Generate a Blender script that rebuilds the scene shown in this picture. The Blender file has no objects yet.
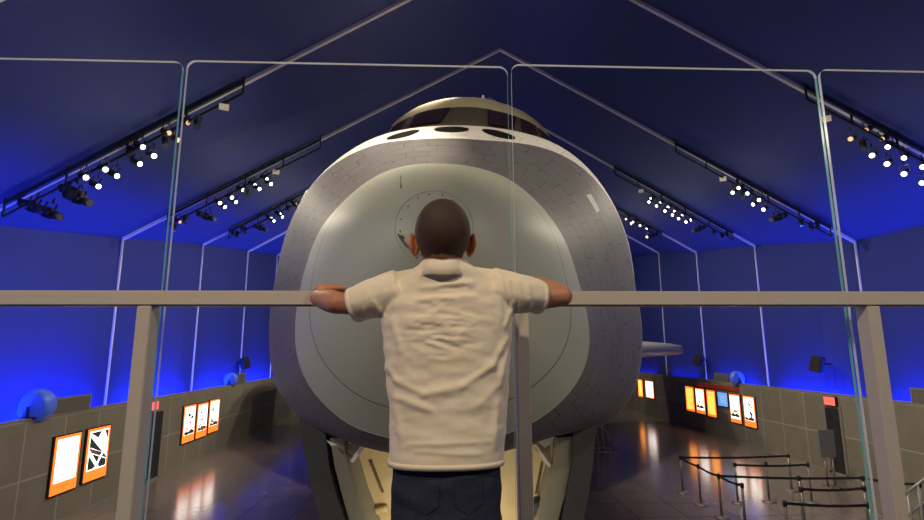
import bpy, bmesh, math, random
from mathutils import Vector, Matrix, noise
random.seed(4)
SC = bpy.context.scene
COL = SC.collection
R = math.radians
# ------------------------------------------------------------------ camera
F = 520.0
YAW, PITCH, ROLL = R(2.5), R(9.8), R(-0.2)
CAM = Vector((0, 0, 4.0))
fw = Vector((math.sin(YAW)*math.cos(PITCH), math.cos(YAW)*math.cos(PITCH), math.sin(PITCH)))
r0 = Vector((math.cos(YAW), -math.sin(YAW), 0)); u0 = r0.cross(fw)
rt = r0*math.cos(ROLL) + u0*math.sin(ROLL); up = rt.cross(fw)
cd = bpy.data.cameras.new('camera'); cam = bpy.data.objects.new('camera', cd); COL.objects.link(cam)
cd.sensor_width = 36; cd.lens = 36*F/924; cd.clip_start = 0.05; cd.clip_end = 200
cam.matrix_world = Matrix(((rt.x, up.x, -fw.x, CAM.x), (rt.y, up.y, -fw.y, CAM.y), (rt.z, up.z, -fw.z, CAM.z), (0, 0, 0, 1)))
SC.camera = cam
def at(px, py, Y):
    d = fw*F + rt*(px-462) - up*(py-260)
    return CAM + d*(Y/d.y)
def atZ(px, py, Z=0.0):
    d = fw*F + rt*(px-462) - up*(py-260)
    return CAM + d*((Z-4.0)/d.z)
def atX(px, py, X):
    d = fw*F + rt*(px-462) - up*(py-260)
    return CAM + d*(X/d.x)
# ------------------------------------------------------------------ world, exposure
SC.view_settings.view_transform = 'Standard'; SC.view_settings.look = 'None'
SC.view_settings.gamma = 1; SC.view_settings.use_curve_mapping = False
SC.view_settings.exposure = 0.0
w = bpy.data.worlds.new('world'); SC.world = w; w.use_nodes = True
w.node_tree.nodes['Background'].inputs[0].default_value = (0.35, 0.42, 0.8, 1)
w.node_tree.nodes['Background'].inputs[1].default_value = 0.02
# ------------------------------------------------------------------ lights
def spot(loc, tgt, e, col=(1, .86, .66), size=55, blend=.5, rad=.07):
    l = bpy.data.lights.new('track_and_fill_spot', 'SPOT'); l.energy = e; l.color = col
    l.spot_size = R(size); l.spot_blend = blend; l.shadow_soft_size = rad
    o = bpy.data.objects.new('track_and_fill_spot', l); COL.objects.link(o); o.location = loc
    o.rotation_euler = (Vector(tgt)-Vector(loc)).to_track_quat('-Z', 'Y').to_euler()
def strip(loc, dirv, sx, sy, e, col, spread=180):
    l = bpy.data.lights.new('blue_wash', 'AREA'); l.shape = 'RECTANGLE'; l.size = sx; l.size_y = sy
    l.energy = e; l.color = col; l.spread = R(spread)
    o = bpy.data.objects.new('blue_wash', l); COL.objects.link(o); o.location = loc
    z = -Vector(dirv).normalized(); x = Vector((0, 1, 0)); y = z.cross(x)
    o.matrix_world = Matrix(((x.x, y.x, z.x, loc[0]), (x.y, y.y, z.y, loc[1]), (x.z, y.z, z.z, loc[2]), (0, 0, 0, 1)))
# warm gallery spots plus added fill spots without fixtures, for orbiter and viewing platform
spot((-5.2, 10.4, 8.6), (-1.2, 6.0, 4.6), 420)
spot((-5.0, 1.0, 7.2), (-0.7, 5.4, 4.9), 760, size=60, rad=.2)
spot((6.8, 1.2, 8.4), (1.6, 6.2, 4.6), 760, size=60, rad=.2)
spot((7.4, 10.4, 9.2), (2.4, 8.0, 5.8), 620, size=60)
spot((1.0, -0.5, 11.2), (0.4, 7.6, 7.0), 1500, size=42, rad=.15)
spot((0.4, 1.0, 11.4), (0.5, 9.8, 8.4), 1100, size=24, rad=.15)  # added spot to brighten the cockpit roof
spot((-1.9, -1.8, 7.6), (0.0, 1.4, 4.0), 620, (1, .8, .54), size=50, rad=.09)
spot((3.2, -1.0, 7.2), (1.6, 1.6, 3.9), 260, size=65, rad=.1)
spot((0.2, 6.4, 1.4), (0.25, 8.2, 2.2), 90, size=120, rad=.2)  # added low fill lamp, lights the gear bay from the front
spot((-4.5, 4.0, 1.0), (-.6, 7.0, 3.6), 70, size=80, rad=.2)  # added low fill lamp for the left hull underside
spot((6.2, 4.0, 1.0), (1.6, 7.2, 3.6), 90, size=80, rad=.2)  # added low fill lamp for the right hull underside
W2 = (1, .84, .64)
for i, (yy, e) in enumerate(((6.2, 900), (11, 1100), (15.8, 1100), (20.9, 1100), (25.7, 1000), (33, 900))):  # added wide fill spots to brighten both partitions, no fixtures
    zz = 8.0 + .14*(yy-11)
    spot((0.6, yy-.6, zz+2.0), (-9.0, yy+1.0, 1.2), e*1.9, W2, 95, .9, .12)
    spot((4.4, yy-.6, zz+1.6), (12.9, yy+1.0, 1.2), e*1.5, W2, 95, .9, .12)
for yy in (4, 11, 15.8, 20.9, 25.7, 31):
    for x in (-5.4, 9.2):
        l = bpy.data.lights.new('spill_fill', 'POINT'); l.energy = 55; l.color = (1, .9, .78); l.shadow_soft_size = .3  # added point lamps without fixtures, imitating stray track light on the roof
        o = bpy.data.objects.new('spill_fill', l); COL.objects.link(o); o.location = (x, yy-.5, 6.9+.16*(yy-11))
BL = (0.012, 0.045, 1.0)
for i, yy in enumerate((-3.5, 3.0, 8.5, 13.4, 18.4, 23.3, 28.0, 33.0, 38.5)):
    strip((-9.32, yy, 2.0), (-.22, 0, 1), 3.6, .12, 430, BL, 170)
    strip((13.22, yy, 2.0), (.22, 0, 1), 3.6, .12, 430, BL, 170)
    strip((-9.2, yy, 2.45), (.45, 0, 1), 3.0, .12, 56, BL, 110)
    strip((13.1, yy, 2.45), (-.45, 0, 1), 3.0, .12, 56, BL, 110)
# ------------------------------------------------------------------ materials
def new_mat(name):
    m = bpy.data.materials.new(name); m.use_nodes = True
    nt = m.node_tree; return m, nt, nt.nodes['Principled BSDF']
def pm(name, col, rough=.5, metal=0, spec=.5, nz=0, ns=8, bump=0, emit=None, es=0, coat=0):
    m, nt, b = new_mat(name)
    b.inputs['Base Color'].default_value = (*col, 1); b.inputs['Roughness'].default_value = rough
    b.inputs['Metallic'].default_value = metal; b.inputs['Specular IOR Level'].default_value = spec
    b.inputs['Coat Weight'].default_value = coat
    if nz or bump:
        tc = nt.nodes.new('ShaderNodeTexCoord'); n = nt.nodes.new('ShaderNodeTexNoise')
        n.inputs['Scale'].default_value = ns; n.inputs['Detail'].default_value = 5
        nt.links.new(tc.outputs['Object'], n.inputs['Vector'])
        if nz:
            mx = nt.nodes.new('ShaderNodeMix'); mx.data_type = 'RGBA'
            mx.inputs[6].default_value = (*[c*(1-nz) for c in col], 1); mx.inputs[7].default_value = (*[min(1, c*(1+nz)) for c in col], 1)
            nt.links.new(n.outputs['Fac'], mx.inputs[0]); nt.links.new(mx.outputs[2], b.inputs['Base Color'])
        if bump:
            bp = nt.nodes.new('ShaderNodeBump'); bp.inputs['Strength'].default_value = bump; bp.inputs['Distance'].default_value = .02
            nt.links.new(n.outputs['Fac'], bp.inputs['Height']); nt.links.new(bp.outputs[0], b.inputs['Normal'])
    if emit:
        b.inputs['Emission Color'].default_value = (*emit, 1); b.inputs['Emission Strength'].default_value = es
    return m
def brick(name, c1, c2, mort, bw, bh, ms=.01, off=.5, rough=.5, coords='UV', rot=None, bump=0, nz=.15, spec=.5, patchy=None):
    m, nt, b = new_mat(name); tc = nt.nodes.new('ShaderNodeTexCoord'); br = nt.nodes.new('ShaderNodeTexBrick')
    br.inputs['Scale'].default_value = 1; br.inputs['Brick Width'].default_value = bw; br.inputs['Row Height'].default_value = bh
    br.inputs['Mortar Size'].default_value = ms; br.inputs['Mortar Smooth'].default_value = .1; br.offset = off
    br.inputs['Color1'].default_value = (*c1, 1); br.inputs['Color2'].default_value = (*c2, 1); br.inputs['Mortar'].default_value = (*mort, 1)
    src = tc.outputs[coords]
    if rot:
        mp = nt.nodes.new('ShaderNodeMapping'); mp.inputs['Rotation'].default_value = rot
        nt.links.new(src, mp.inputs[0]); src = mp.outputs[0]
    nt.links.new(src, br.inputs['Vector'])
    n = nt.nodes.new('ShaderNodeTexNoise'); n.inputs['Scale'].default_value = 1.7; n.inputs['Detail'].default_value = 6
    nt.links.new(tc.outputs['Object'], n.inputs['Vector'])
    mx = nt.nodes.new('ShaderNodeMix'); mx.data_type = 'RGBA'; mx.blend_type = 'MULTIPLY'; mx.inputs[0].default_value = 1
    mr = nt.nodes.new('ShaderNodeMapRange'); mr.inputs[3].default_value = 1-nz*2; mr.inputs[4].default_value = 1+nz*.6
    bcol = br.outputs['Color']
    if patchy:
        n2 = nt.nodes.new('ShaderNodeTexNoise'); n2.inputs['Scale'].default_value = 3.3; n2.inputs['Detail'].default_value = 1; nt.links.new(src, n2.inputs['Vector'])
        th = nt.nodes.new('ShaderNodeMapRange'); th.inputs[1].default_value = .46; th.inputs[2].default_value = .56; th.inputs[3].default_value = .25; nt.links.new(n2.outputs['Fac'], th.inputs[0])
        m3 = nt.nodes.new('ShaderNodeMix'); m3.data_type = 'RGBA'; m3.inputs[6].default_value = (*[(a_+b_)/2 for a_, b_ in zip(c1, c2)], 1)
        nt.links.new(th.outputs[0], m3.inputs[0]); nt.links.new(br.outputs['Color'], m3.inputs[7]); bcol = m3.outputs[2]
    nt.links.new(n.outputs['Fac'], mr.inputs[0]); nt.links.new(bcol, mx.inputs[6]); nt.links.new(mr.outputs[0], mx.inputs[7])
    nt.links.new(mx.outputs[2], b.inputs['Base Color']); b.inputs['Roughness'].default_value = rough; b.inputs['Specular IOR Level'].default_value = spec
    if bump:
        bp = nt.nodes.new('ShaderNodeBump'); bp.inputs['Strength'].default_value = bump; bp.inputs['Distance'].default_value = .01; bp.invert = True
        nt.links.new(br.outputs['Fac'], bp.inputs['Height']); nt.links.new(bp.outputs[0], b.inputs['Normal'])
    return m
M = {}
M['fabric'] = pm('roof_fabric', (.020, .032, .12), .75, nz=.06, ns=.6); M['wall_fabric'] = pm('wall_fabric', (.007, .018, .19), .75, nz=.06, ns=.6)
M['rib'] = pm('rib', (.62, .58, .5), .5)
M['partition'] = brick('partition', (.21, .19, .15), (.235, .215, .17), (.38, .35, .29), 1.25, 1.25, .022, 0, .55, 'UV')
M['black'] = pm('black_metal', (.012, .012, .014), .5)
M['darkgap'] = pm('dark_doorway', (.008, .008, .009), .9)
M['rail'] = pm('painted_rail', (.50, .46, .41), .42, nz=.05, ns=30)
M['lens'] = pm('lamp_lens', (1, .95, .85), .3, emit=(1, .9, .74), es=7)
M['lens_dim'] = pm('lamp_lens_dim', (.8, .55, .35), .3, emit=(1, .55, .28), es=.55)
M['flood'] = pm('flood_glass', (.5, .45, .36), .4, emit=(1, .8, .5), es=.12)
M['steel'] = pm('stanchion_steel', (.26, .235, .2), .35, metal=.5)
M['belt'] = pm('belt', (.01, .01, .012), .7)
M['platform'] = pm('platform', (.08, .08, .08), .6)
# floor
m, nt, b = new_mat('polished_floor'); M['floor'] = m
tc = nt.nodes.new('ShaderNodeTexCoord'); br = nt.nodes.new('ShaderNodeTexBrick'); br.offset = 0
br.inputs['Scale'].default_value = 1; br.inputs['Brick Width'].default_value = 1.2; br.inputs['Row Height'].default_value = 1.2; br.inputs['Mortar Size'].default_value = .012
br.inputs['Color1'].default_value = (.20, .165, .135, 1); br.inputs['Color2'].default_value = (.24, .20, .165, 1); br.inputs['Mortar'].default_value = (.035, .03, .027, 1)
nt.links.new(tc.outputs['Object'], br.inputs['Vector']); nt.links.new(br.outputs['Color'], b.inputs['Base Color'])
n = nt.nodes.new('ShaderNodeTexNoise'); n.inputs['Scale'].default_value = 5; n.inputs['Detail'].default_value = 6
mr = nt.nodes.new('ShaderNodeMapRange'); mr.inputs[3].default_value = .10; mr.inputs[4].default_value = .26
nt.links.new(tc.outputs['Object'], n.inputs['Vector']); nt.links.new(n.outputs['Fac'], mr.inputs[0]); nt.links.new(mr.outputs[0], b.inputs['Roughness'])
bp = nt.nodes.new('ShaderNodeBump'); bp.inputs['Strength'].default_value = .08; bp.inputs['Distance'].default_value = .02
nt.links.new(n.outputs['Fac'], bp.inputs['Height']); nt.links.new(bp.outputs[0], b.inputs['Normal'])
b.inputs['Specular IOR Level'].default_value = .55; b.inputs['Coat Weight'].default_value = .4; b.inputs['Coat Roughness'].default_value = .16
# glass
m, nt, b = new_mat('clear_glass'); M['glass'] = m; nt.nodes.remove(b)
tr = nt.nodes.new('ShaderNodeBsdfTransparent'); tr.inputs[0].default_value = (.965, .985, .98, 1)
gl = nt.nodes.new('ShaderNodeBsdfGlossy'); gl.inputs['Roughness'].default_value = .02
lw = nt.nodes.new('ShaderNodeFresnel'); lw.inputs[0].default_value = 1.35; mx = nt.nodes.new('ShaderNodeMixShader')
ge = nt.nodes.new('ShaderNodeNewGeometry'); fr = nt.nodes.new('ShaderNodeMath'); fr.operation = 'SUBTRACT'; fr.inputs[0].default_value = 1; nt.links.new(ge.outputs['Backfacing'], fr.inputs[1])
mu = nt.nodes.new('ShaderNodeMath'); mu.operation = 'MULTIPLY'; nt.links.new(lw.outputs[0], mu.inputs[0]); nt.links.new(fr.outputs[0], mu.inputs[1])
nt.links.new(mu.outputs[0], mx.inputs[0]); nt.links.new(tr.outputs[0], mx.inputs[1]); nt.links.new(gl.outputs[0], mx.inputs[2])
nt.links.new(mx.outputs[0], nt.nodes['Material Output'].inputs[0])
def edge_mat(name, col):
    m, nt, b = new_mat(name); b.inputs['Base Color'].default_value = (*col, 1); b.inputs['Roughness'].default_value = .2; b.inputs['Specular IOR Level'].default_value = .9
    t = nt.nodes.new('ShaderNodeBsdfTranslucent'); t.inputs[0].default_value = (*col, 1); x = nt.nodes.new('ShaderNodeMixShader'); x.inputs[0].default_value = .6
    nt.links.new(b.outputs[0], x.inputs[1]); nt.links.new(t.outputs[0], x.inputs[2]); nt.links.new(x.outputs[0], nt.nodes['Material Output'].inputs[0]); return m
M['glass_edge'] = edge_mat('glass_edge', (.22, .62, .56))
M['glass_top'] = edge_mat('glass_polished_edge', (.85, .9, .92))
# ------------------------------------------------------------------ mesh helpers
def link(name, bm, mats, parent=None, smooth=False, normals=True):
    if normals: bmesh.ops.recalc_face_normals(bm, faces=bm.faces)
    me = bpy.data.meshes.new(name); bm.to_mesh(me); bm.free()
    if not isinstance(mats, (list, tuple)): mats = [mats]
    for m in mats: me.materials.append(m)
    if smooth:
        for p in me.polygons: p.use_smooth = True
    o = bpy.data.objects.new(name, me); COL.objects.link(o)
    if parent:
        o.parent = parent
        if parent.type == 'EMPTY': o.matrix_parent_inverse = Matrix.Translation(-Vector(parent.location))
    return o
def thing(name, label, cat, loc=(0, 0, 0), group=None):
    o = bpy.data.objects.new(name, None); COL.objects.link(o); o.location = loc
    o.empty_display_size = .1; o['label'] = label; o['category'] = cat
    if group: o['group'] = group
    return o
def tag(o, label, cat, group=None):
    o['label'] = label; o['category'] = cat
    if group: o['group'] = group
    return o
def struct(o): o['kind'] = 'structure'; return o
def box(bm, x0, x1, y0, y1, z0, z1, mi=0, mat=None):
    vs = [Vector((x, y, z)) for x in (x0, x1) for y in (y0, y1) for z in (z0, z1)]
    if mat: vs = [mat @ v for v in vs]
    v = [bm.verts.new(p) for p in vs]
    for f in ((0, 1, 3, 2), (4, 6, 7, 5), (0, 4, 5, 1), (2, 3, 7, 6), (0, 2, 6, 4), (1, 5, 7, 3)):
        bm.faces.new([v[i] for i in f]).material_index = mi
def bar(bm, a, b, w, h, mi=0, upv=(0, 0, 1)):
    a, b = Vector(a), Vector(b); d = (b-a); L = d.length; y = d.normalized(); x = y.cross(Vector(upv))
    if x.length < 1e-4: x = Vector((1, 0, 0))
    x.normalize(); z = x.cross(y)
    m = Matrix(((x.x, y.x, z.x, a.x), (x.y, y.y, z.y, a.y), (x.z, y.z, z.z, a.z), (0, 0, 0, 1)))
    box(bm, -w/2, w/2, 0, L, -h/2, h/2, mi, m)
def tube(bm, pts, rad, n=10, mi=0, cap=True):
    pts = [Vector(p) for p in pts]
    if not isinstance(rad, (list, tuple)): rad = [rad]*len(pts)
    rings = []; ref = None
    for i, p in enumerate(pts):
        t = (pts[min(i+1, len(pts)-1)] - pts[max(i-1, 0)]).normalized()
        if ref is None: ref = Vector((0, 0, 1)) if abs(t.z) < .9 else Vector((1, 0, 0))
        x = ref.cross(t)
        if x.length < 1e-4: x = Vector((1, 0, 0)).cross(t)
        x.normalize(); y = t.cross(x); ref = y.cross(Vector((0,0,0))) if False else ref
        rings.append([bm.verts.new(p + (x*math.cos(2*math.pi*k/n) + y*math.sin(2*math.pi*k/n))*rad[i]) for k in range(n)])
    for a, b in zip(rings, rings[1:]):
        for k in range(n):
            f = bm.faces.new((a[k], a[(k+1) % n], b[(k+1) % n], b[k])); f.material_index = mi; f.smooth = True
    if cap:
        bm.faces.new(rings[0][::-1]).material_index = mi; bm.faces.new(rings[-1]).material_index = mi
def ball(bm, c, r, sub=2, mat=None):
    g = bmesh.ops.create_icosphere(bm, subdivisions=sub, radius=1)
    r = r if isinstance(r, (tuple, list)) else (r, r, r)
    T = Matrix.Translation(c) @ (mat or Matrix.Identity(4)) @ Matrix.Diagonal((*r, 1))
    bmesh.ops.transform(bm, matrix=T, verts=g['verts'])
def chain(bm, pts, rads, n=16, steps=4):
    """tapered limb with round ends, interpolated smoothly"""
    P = [Vector(p) for p in pts]; out = []; rr = []
    for i in range(len(P)-1):
        p0 = P[max(i-1, 0)]; p1 = P[i]; p2 = P[i+1]; p3 = P[min(i+2, len(P)-1)]
        for s in range(steps):
            t = s/steps
            out.append(.5*((2*p1)+(-p0+p2)*t+(2*p0-5*p1+4*p2-p3)*t*t+(-p0+3*p1-3*p2+p3)*t**3)); rr.append(rads[i]*(1-t)+rads[i+1]*t)
    out.append(P[-1]); rr.append(rads[-1])
    tube(bm, out, rr, n)
    ball(bm, P[0], rads[0]*.995); ball(bm, P[-1], rads[-1]*.995)
def fuse(bm, voxel, smooth_it=3, fac=.5):
    """weld overlapping closed shapes into one continuous skin, returned as a bmesh"""
    me = bpy.data.meshes.new('t'); bm.to_mesh(me); bm.free(); o = bpy.data.objects.new('t', me); COL.objects.link(o)
    md = o.modifiers.new('r', 'REMESH'); md.mode = 'VOXEL'; md.voxel_size = voxel
    ms = o.modifiers.new('s', 'SMOOTH'); ms.iterations = smooth_it; ms.factor = fac
    dg = bpy.context.evaluated_depsgraph_get(); ev = o.evaluated_get(dg); m2 = bpy.data.meshes.new_from_object(ev)
    b2 = bmesh.new(); b2.from_mesh(m2); bpy.data.objects.remove(o); bpy.data.meshes.remove(m2)
    return b2
def lerp(a, b, t): return a + (b-a)*t
# ------------------------------------------------------------------ the hall
bm = bmesh.new(); box(bm, -11, 15.5, -6, 52, -.3, 0); struct(link('floor', bm, M['floor']))
# tent frames: (y, ridge x, ridge z, left eave x, z, right eave x, z)
FR = [(-6, 1.95, 11.6, -9.7, 4.6, 13.4, 4.9), (1.4, 1.95, 12.5, -9.7, 5.4, 13.4, 5.9), (6.2, 1.97, 13.1, -9.75, 6.0, 13.35, 6.5),
      (11, 1.975, 13.79, -9.85, 6.66, 13.3, 7.3), (15.8, 1.982, 13.9, -9.6, 7.366, 13.36, 7.40), (20.95, 2.11, 14.8, -9.55, 8.234, 13.3, 8.31),
      (25.7, 2.09, 15.38, -9.5, 8.85, 13.2, 8.91), (30.1, 2.07, 16.03, -9.45, 9.45, 13.15, 9.7), (35, 2.05, 16.5, -9.45, 10.0, 13.15, 10.2),
      (40, 2.05, 17.0, -9.45, 10.4, 13.15, 10.6), (46, 2.05, 17.3, -9.45, 10.8, 13.15, 11.0)]
def sheet(name, rows, flip=False, th=.12, out=Vector((0, 0, 1))):
    bm = bmesh.new(); A = [[bm.verts.new(p) for p in r] for r in rows]; B = [[bm.verts.new(Vector(p)+out*th) for p in r] for r in rows]
    for i in range(len(rows)-1):
        for j in range(len(rows[0])-1):
            bm.faces.new((A[i][j], A[i+1][j], A[i+1][j+1], A[i][j+1])); bm.faces.new((B[i][j], B[i][j+1], B[i+1][j+1], B[i+1][j]))
    return struct(link(name, bm, M['fabric' if name == 'ceiling' else 'wall_fabric'], normals=False))
sheet('ceiling', [[(f[3], f[0], f[4]), (f[1], f[0], f[2]), (f[5], f[0], f[6])] for f in FR])
sheet('wall_left', [[(f[3], f[0], 0), (f[3], f[0], f[4])] for f in FR], out=Vector((-1, 0, 0)))
sheet('wall_right', [[(f[5], f[0], 0), (f[5], f[0], f[6])] for f in FR], out=Vector((1, 0, 0)))
for nm, f, s in (('wall_back', FR[-1], 1), ('wall_front', FR[0], -1)):
    bm = bmesh.new()
    a = [(f[3], 0), (f[5], 0), (f[5], f[6]), (f[1], f[2]), (f[3], f[4])]
    v1 = [bm.verts.new((x, f[0], z)) for x, z in a]; v2 = [bm.verts.new((x, f[0]+.12*s, z)) for x, z in a]
    bm.faces.new(v1); bm.faces.new(v2[::-1])
    for i in range(5): bm.faces.new((v1[i], v1[(i+1) % 5], v2[(i+1) % 5], v2[i]))
    struct(link(nm, bm, M['fabric']))
for i, f in enumerate(FR[1:-1]):
    bm = bmesh.new(); y = f[0]
    el, er, ap = Vector((f[3]+.04, y, f[4]-.03)), Vector((f[5]-.04, y, f[6]-.03)), Vector((f[1], y, f[2]-.05))
    bar(bm, el, ap, .09, .08); bar(bm, ap, er, .09, .08)
    bar(bm, (el.x, y, 0), el, .05, .05, upv=(0, 1, 0)); bar(bm, (er.x, y, 0), er, .05, .05, upv=(0, 1, 0))
    struct(link('trim_%d' % (i+1), bm, M['rib']))
# exhibit partitions along both walls
XL, XR = -9.0, 12.88
def partition(name, x, side, y0, y1):
    bm = bmesh.new(); uv = bm.loops.layers.uv.new(); xo = x + side*.14
    box(bm, min(x, xo), max(x, xo), y0, y1, 0, 2.5)
    for f in bm.faces:
        for l in f.loops: l[uv].uv = (l.vert.co.y+.3, l.vert.co.z+.02)
    o = struct(link(name, bm, M['partition']))
    bm = bmesh.new(); box(bm, min(x, xo)-.02, max(x, xo)+.02, y0, y1, 2.5, 2.54); box(bm, x-.03 if side > 0 else x, x+.0 if side > 0 else x+.03, y0, y1, 0, .06)
    return o, bm
for nm, x, s, k in (('wall_partition_left', XL, -1, 21), ('wall_partition_right', XR, 1, 23)):
    o, bm = partition(nm, x, s, -4, 46); struct(link('trim_%d' % k, bm, M['rib'] if False else pm('cap_strip', (.22, .2, .17), .5)))
# ------------------------------------------------------------------ doorways and exit signs
def doorway(n, x, s, pts, label=None):
    ys = [atX(px, py, x).y for px, py in pts]; y0, y1 = min(ys), max(ys)
    bm = bmesh.new(); xa, xb = (x-.02, x+.05) if s > 0 else (x-.05, x+.02)
    box(bm, xa, xb, y0, y1, 0, 2.08); o = struct(link('door_%d' % n, bm, M['darkgap']))
    bm = bmesh.new()
    for yy in (y0-.09, y1): box(bm, xa-.01, xb+.01, yy, yy+.09, 0, 2.17)
    box(bm, xa-.01, xb+.01, y0, y1, 2.08, 2.17)
    link('door_frame', bm, pm('door_frame', (.2, .18, .16), .5), o)
    return y0, y1
yd = doorway(1, XR, 1, ((829, 440), (843, 440)))
doorway(2, XL, -1, ((149, 440), (160, 440)))
RED = pm('exit_sign_red', (.8, .12, .1), .4, emit=(1, .16, .12), es=.9)
for x, p, lab in ((XR-.06, (830.5, 401), 'small glowing red exit sign above the dark doorway in right partition'), (XL+.06, (153, 406), 'small glowing red exit sign above the doorway behind the left guardrail post')):
    c = atX(p[0], p[1], x); t = thing('exit_sign', lab, 'sign', c)
    bm = bmesh.new(); box(bm, c.x-.04, c.x+.04, c.y-.26, c.y+.26, c.z-.15, c.z+.15); link('housing', bm, M['black'], t)
    s = -1 if x > 0 else 1
    bm = bmesh.new(); box(bm, c.x+s*.04, c.x+s*.05, c.y-.24, c.y+.24, c.z-.13, c.z+.13); link('lit_face', bm, RED, t)
# ------------------------------------------------------------------ lit display panels
OR = pm('display_orange', (.9, .3, .05), .5, emit=(1, .15, .015), es=1.5)
WH = pm('display_white', (.9, .9, .9), .5, emit=(1, .93, .86), es=3.2)
DK = pm('display_dark_print', (.02, .03, .035), .5, emit=(.05, .08, .09), es=.3)
GR = pm('display_green_print', (.2, .5, .1), .5, emit=(.3, .6, .1), es=.8)
BLU = pm('display_blue', (.2, .4, .8), .5, emit=(.12, .3, .75), es=1.1)
RP = pm('display_red_print', (.7, .1, .05), .5, emit=(.9, .1, .03), es=1.0)
YE = pm('display_amber', (.9, .6, .2), .5, emit=(1, .33, .05), es=2.6)
def display(x, tl, tr_, br_, label, style, group):
    s = 1 if x < 0 else -1; xf = x + s*.06
    a, b, c = atX(*tl, xf), atX(*tr_, xf), atX(*br_, xf)
    y0, y1 = sorted((a.y, b.y)); z1 = (a.z+b.z)/2; z0 = c.z
    t = thing('display_panel', label, 'display', (x+s*.03, (y0+y1)/2, z0), group)
    def slab(name, u0, u1, v0, v1, d0, d1, m):
        bm = bmesh.new(); xs = sorted((x+s*d0, x+s*d1)); box(bm, xs[0], xs[1], lerp(y0, y1, u0), lerp(y0, y1, u1), lerp(z0, z1, v0), lerp(z0, z1, v1))
        return link(name, bm, m, t)
    slab('casing', -.05, 1.05, -.02, 1.02, 0, .05, M['black'])
    slab('lit_border', 0, 1, 0, 1, .051, .061, BLU if style == 'blue' else OR)
    if style == 'blue':
        bm = bmesh.new()
        for v in (.25, .4, .55, .7): box(bm, x+s*.062-.003, x+s*.062+.003, lerp(y0, y1, .15), lerp(y0, y1, .8), lerp(z0, z1, v), lerp(z0, z1, v+.06))
        link('print', bm, pm('display_pale_print', (.5, .7, .9), .5, emit=(.3, .5, .9), es=.8), t); return
    if style == 'amber': slab('picture', .1, .9, .08, .94, .062, .066, YE); return
    v0 = .06 if style == 'text' else (.2 if style != 'tall' else .14)
    slab('picture', .08, .92, v0, .95, .062, .066, WH)
    bm = bmesh.new(); rr = random.Random(int(tl[0]*7))
    def P(u, v): return Vector((x+s*.0675, lerp(y0, y1, u if s > 0 else 1-u), lerp(z0, z1, v)))
    def poly(pts, mi=0):
        A = [bm.verts.new(P(*p)) for p in pts]; Bv = [bm.verts.new(P(*p)+Vector((s*.004, 0, 0))) for p in pts]; n = len(A)
        for q in (A, Bv[::-1]): bm.faces.new(q).material_index = mi
        for i in range(n): bm.faces.new((A[i], A[(i+1) % n], Bv[(i+1) % n], Bv[i])).material_index = mi
    if style == 'chart':
        poly([(.1, .22), (.5, .235), (.9, .27), (.9, .29), (.5, .255), (.1, .24)])
        poly([(.1, .25), (.3, .29), (.5, .31), (.68, .30), (.5, .335), (.28, .315)], 1); poly([(.6, .31), (.85, .33), (.88, .36), (.6, .335)], 1)
        poly([(.12, .12), (.7, .12), (.7, .13), (.12, .13)], 2)
    elif style == 'stripes':
        poly([(.1, .22), (.5, .22), (.1, .5)]); poly([(.62, .22), (.9, .22), (.9, .40), (.3, .74), (.1, .86), (.1, .62)])
        poly([(.1, .93), (.45, .80), (.60, .93)]); poly([(.72, .93), (.9, .93), (.9, .74)])
        for k in range(3): poly([(.12, .60-.045*k+.05), (.9, .40-.045*k+.05), (.9, .385-.045*k+.05), (.12, .585-.045*k+.05)], 2 if k == 1 else 3)
        poly([(.35, .22), (.47, .22), (.9, .62), (.9, .68)], 3)
    elif style == 'text':
        for k in range(9): poly([(.15, .88-.085*k), (.8-.1*(k % 3), .88-.085*k), (.8-.1*(k % 3), .855-.085*k), (.15, .855-.085*k)])
    else:
        for k in range(9 if style != 'tall' else 6):
            u, v = rr.uniform(.2, .75), rr.uniform(.3, .85) if k > 4 else rr.uniform(.24, .42); a = rr.uniform(.06, .14); b_ = rr.uniform(.02, .06)
            poly([(u-a, v), (u-a*.3, v+b_), (u+a*.9, v+b_*.5), (u+a, v-b_*.6), (u, v-b_)], 0 if k % 4 else (1 if style == 'tall' else 2))
        poly([(.1, .21), (.9, .21), (.9, .29), (.6, .33), (.4, .27), (.1, .31)])
    link('print', bm, [DK, GR, RP, WH], t)
GL, GRT = 'lit panels on the left partition', 'lit panels on the right partition'
display(XL, (56.5, 438), (82, 432), (76, 487), 'large orange bordered display with white picture and green curve, leftmost of all', 'chart', GL)
display(XL, (89, 430), (111, 425), (104, 475.6), 'large orange bordered display with diagonal black and white stripes', 'stripes', GL)
display(XL, (185, 406), (196.5, 404.6), (193, 440), 'narrow orange edged display, left one of the three beyond the doorway', 'photo', GL)
display(XL, (198.5, 404), (208.5, 402.5), (206.5, 435), 'narrow orange edged display, middle one of the three on the left partition', 'photo', GL)
display(XL, (210.5, 400.6), (220, 398.7), (217.5, 430), 'narrow orange edged display, right one of the three, nearest the orbiter', 'photo', GL)
display(XR, (685, 386), (693, 387.3), (695, 412), 'plain amber display, farthest of the row of six on right partition', 'amber', GRT)
display(XR, (695, 388), (703.5, 389), (705.5, 414.5), 'amber display with dark and white picture between two plain amber ones', 'tall', GRT)
display(XR, (706, 389.5), (714.5, 391), (716, 417.5), 'plain amber display beside the small blue screen', 'amber', GRT)
display(XR, (717.3, 392), (726.6, 393), (727.3, 407), 'small blue screen in the row of lit displays', 'blue', GRT)
display(XR, (728.8, 393.6), (739, 395.4), (741.6, 424), 'orange display with white picture and green mark right of the blue screen', 'tall', GRT)
display(XR, (742.5, 395.6), (753.5, 397), (756.6, 428.4), 'orange display with dark red picture, nearest of the row of six', 'photo', GRT)
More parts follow.
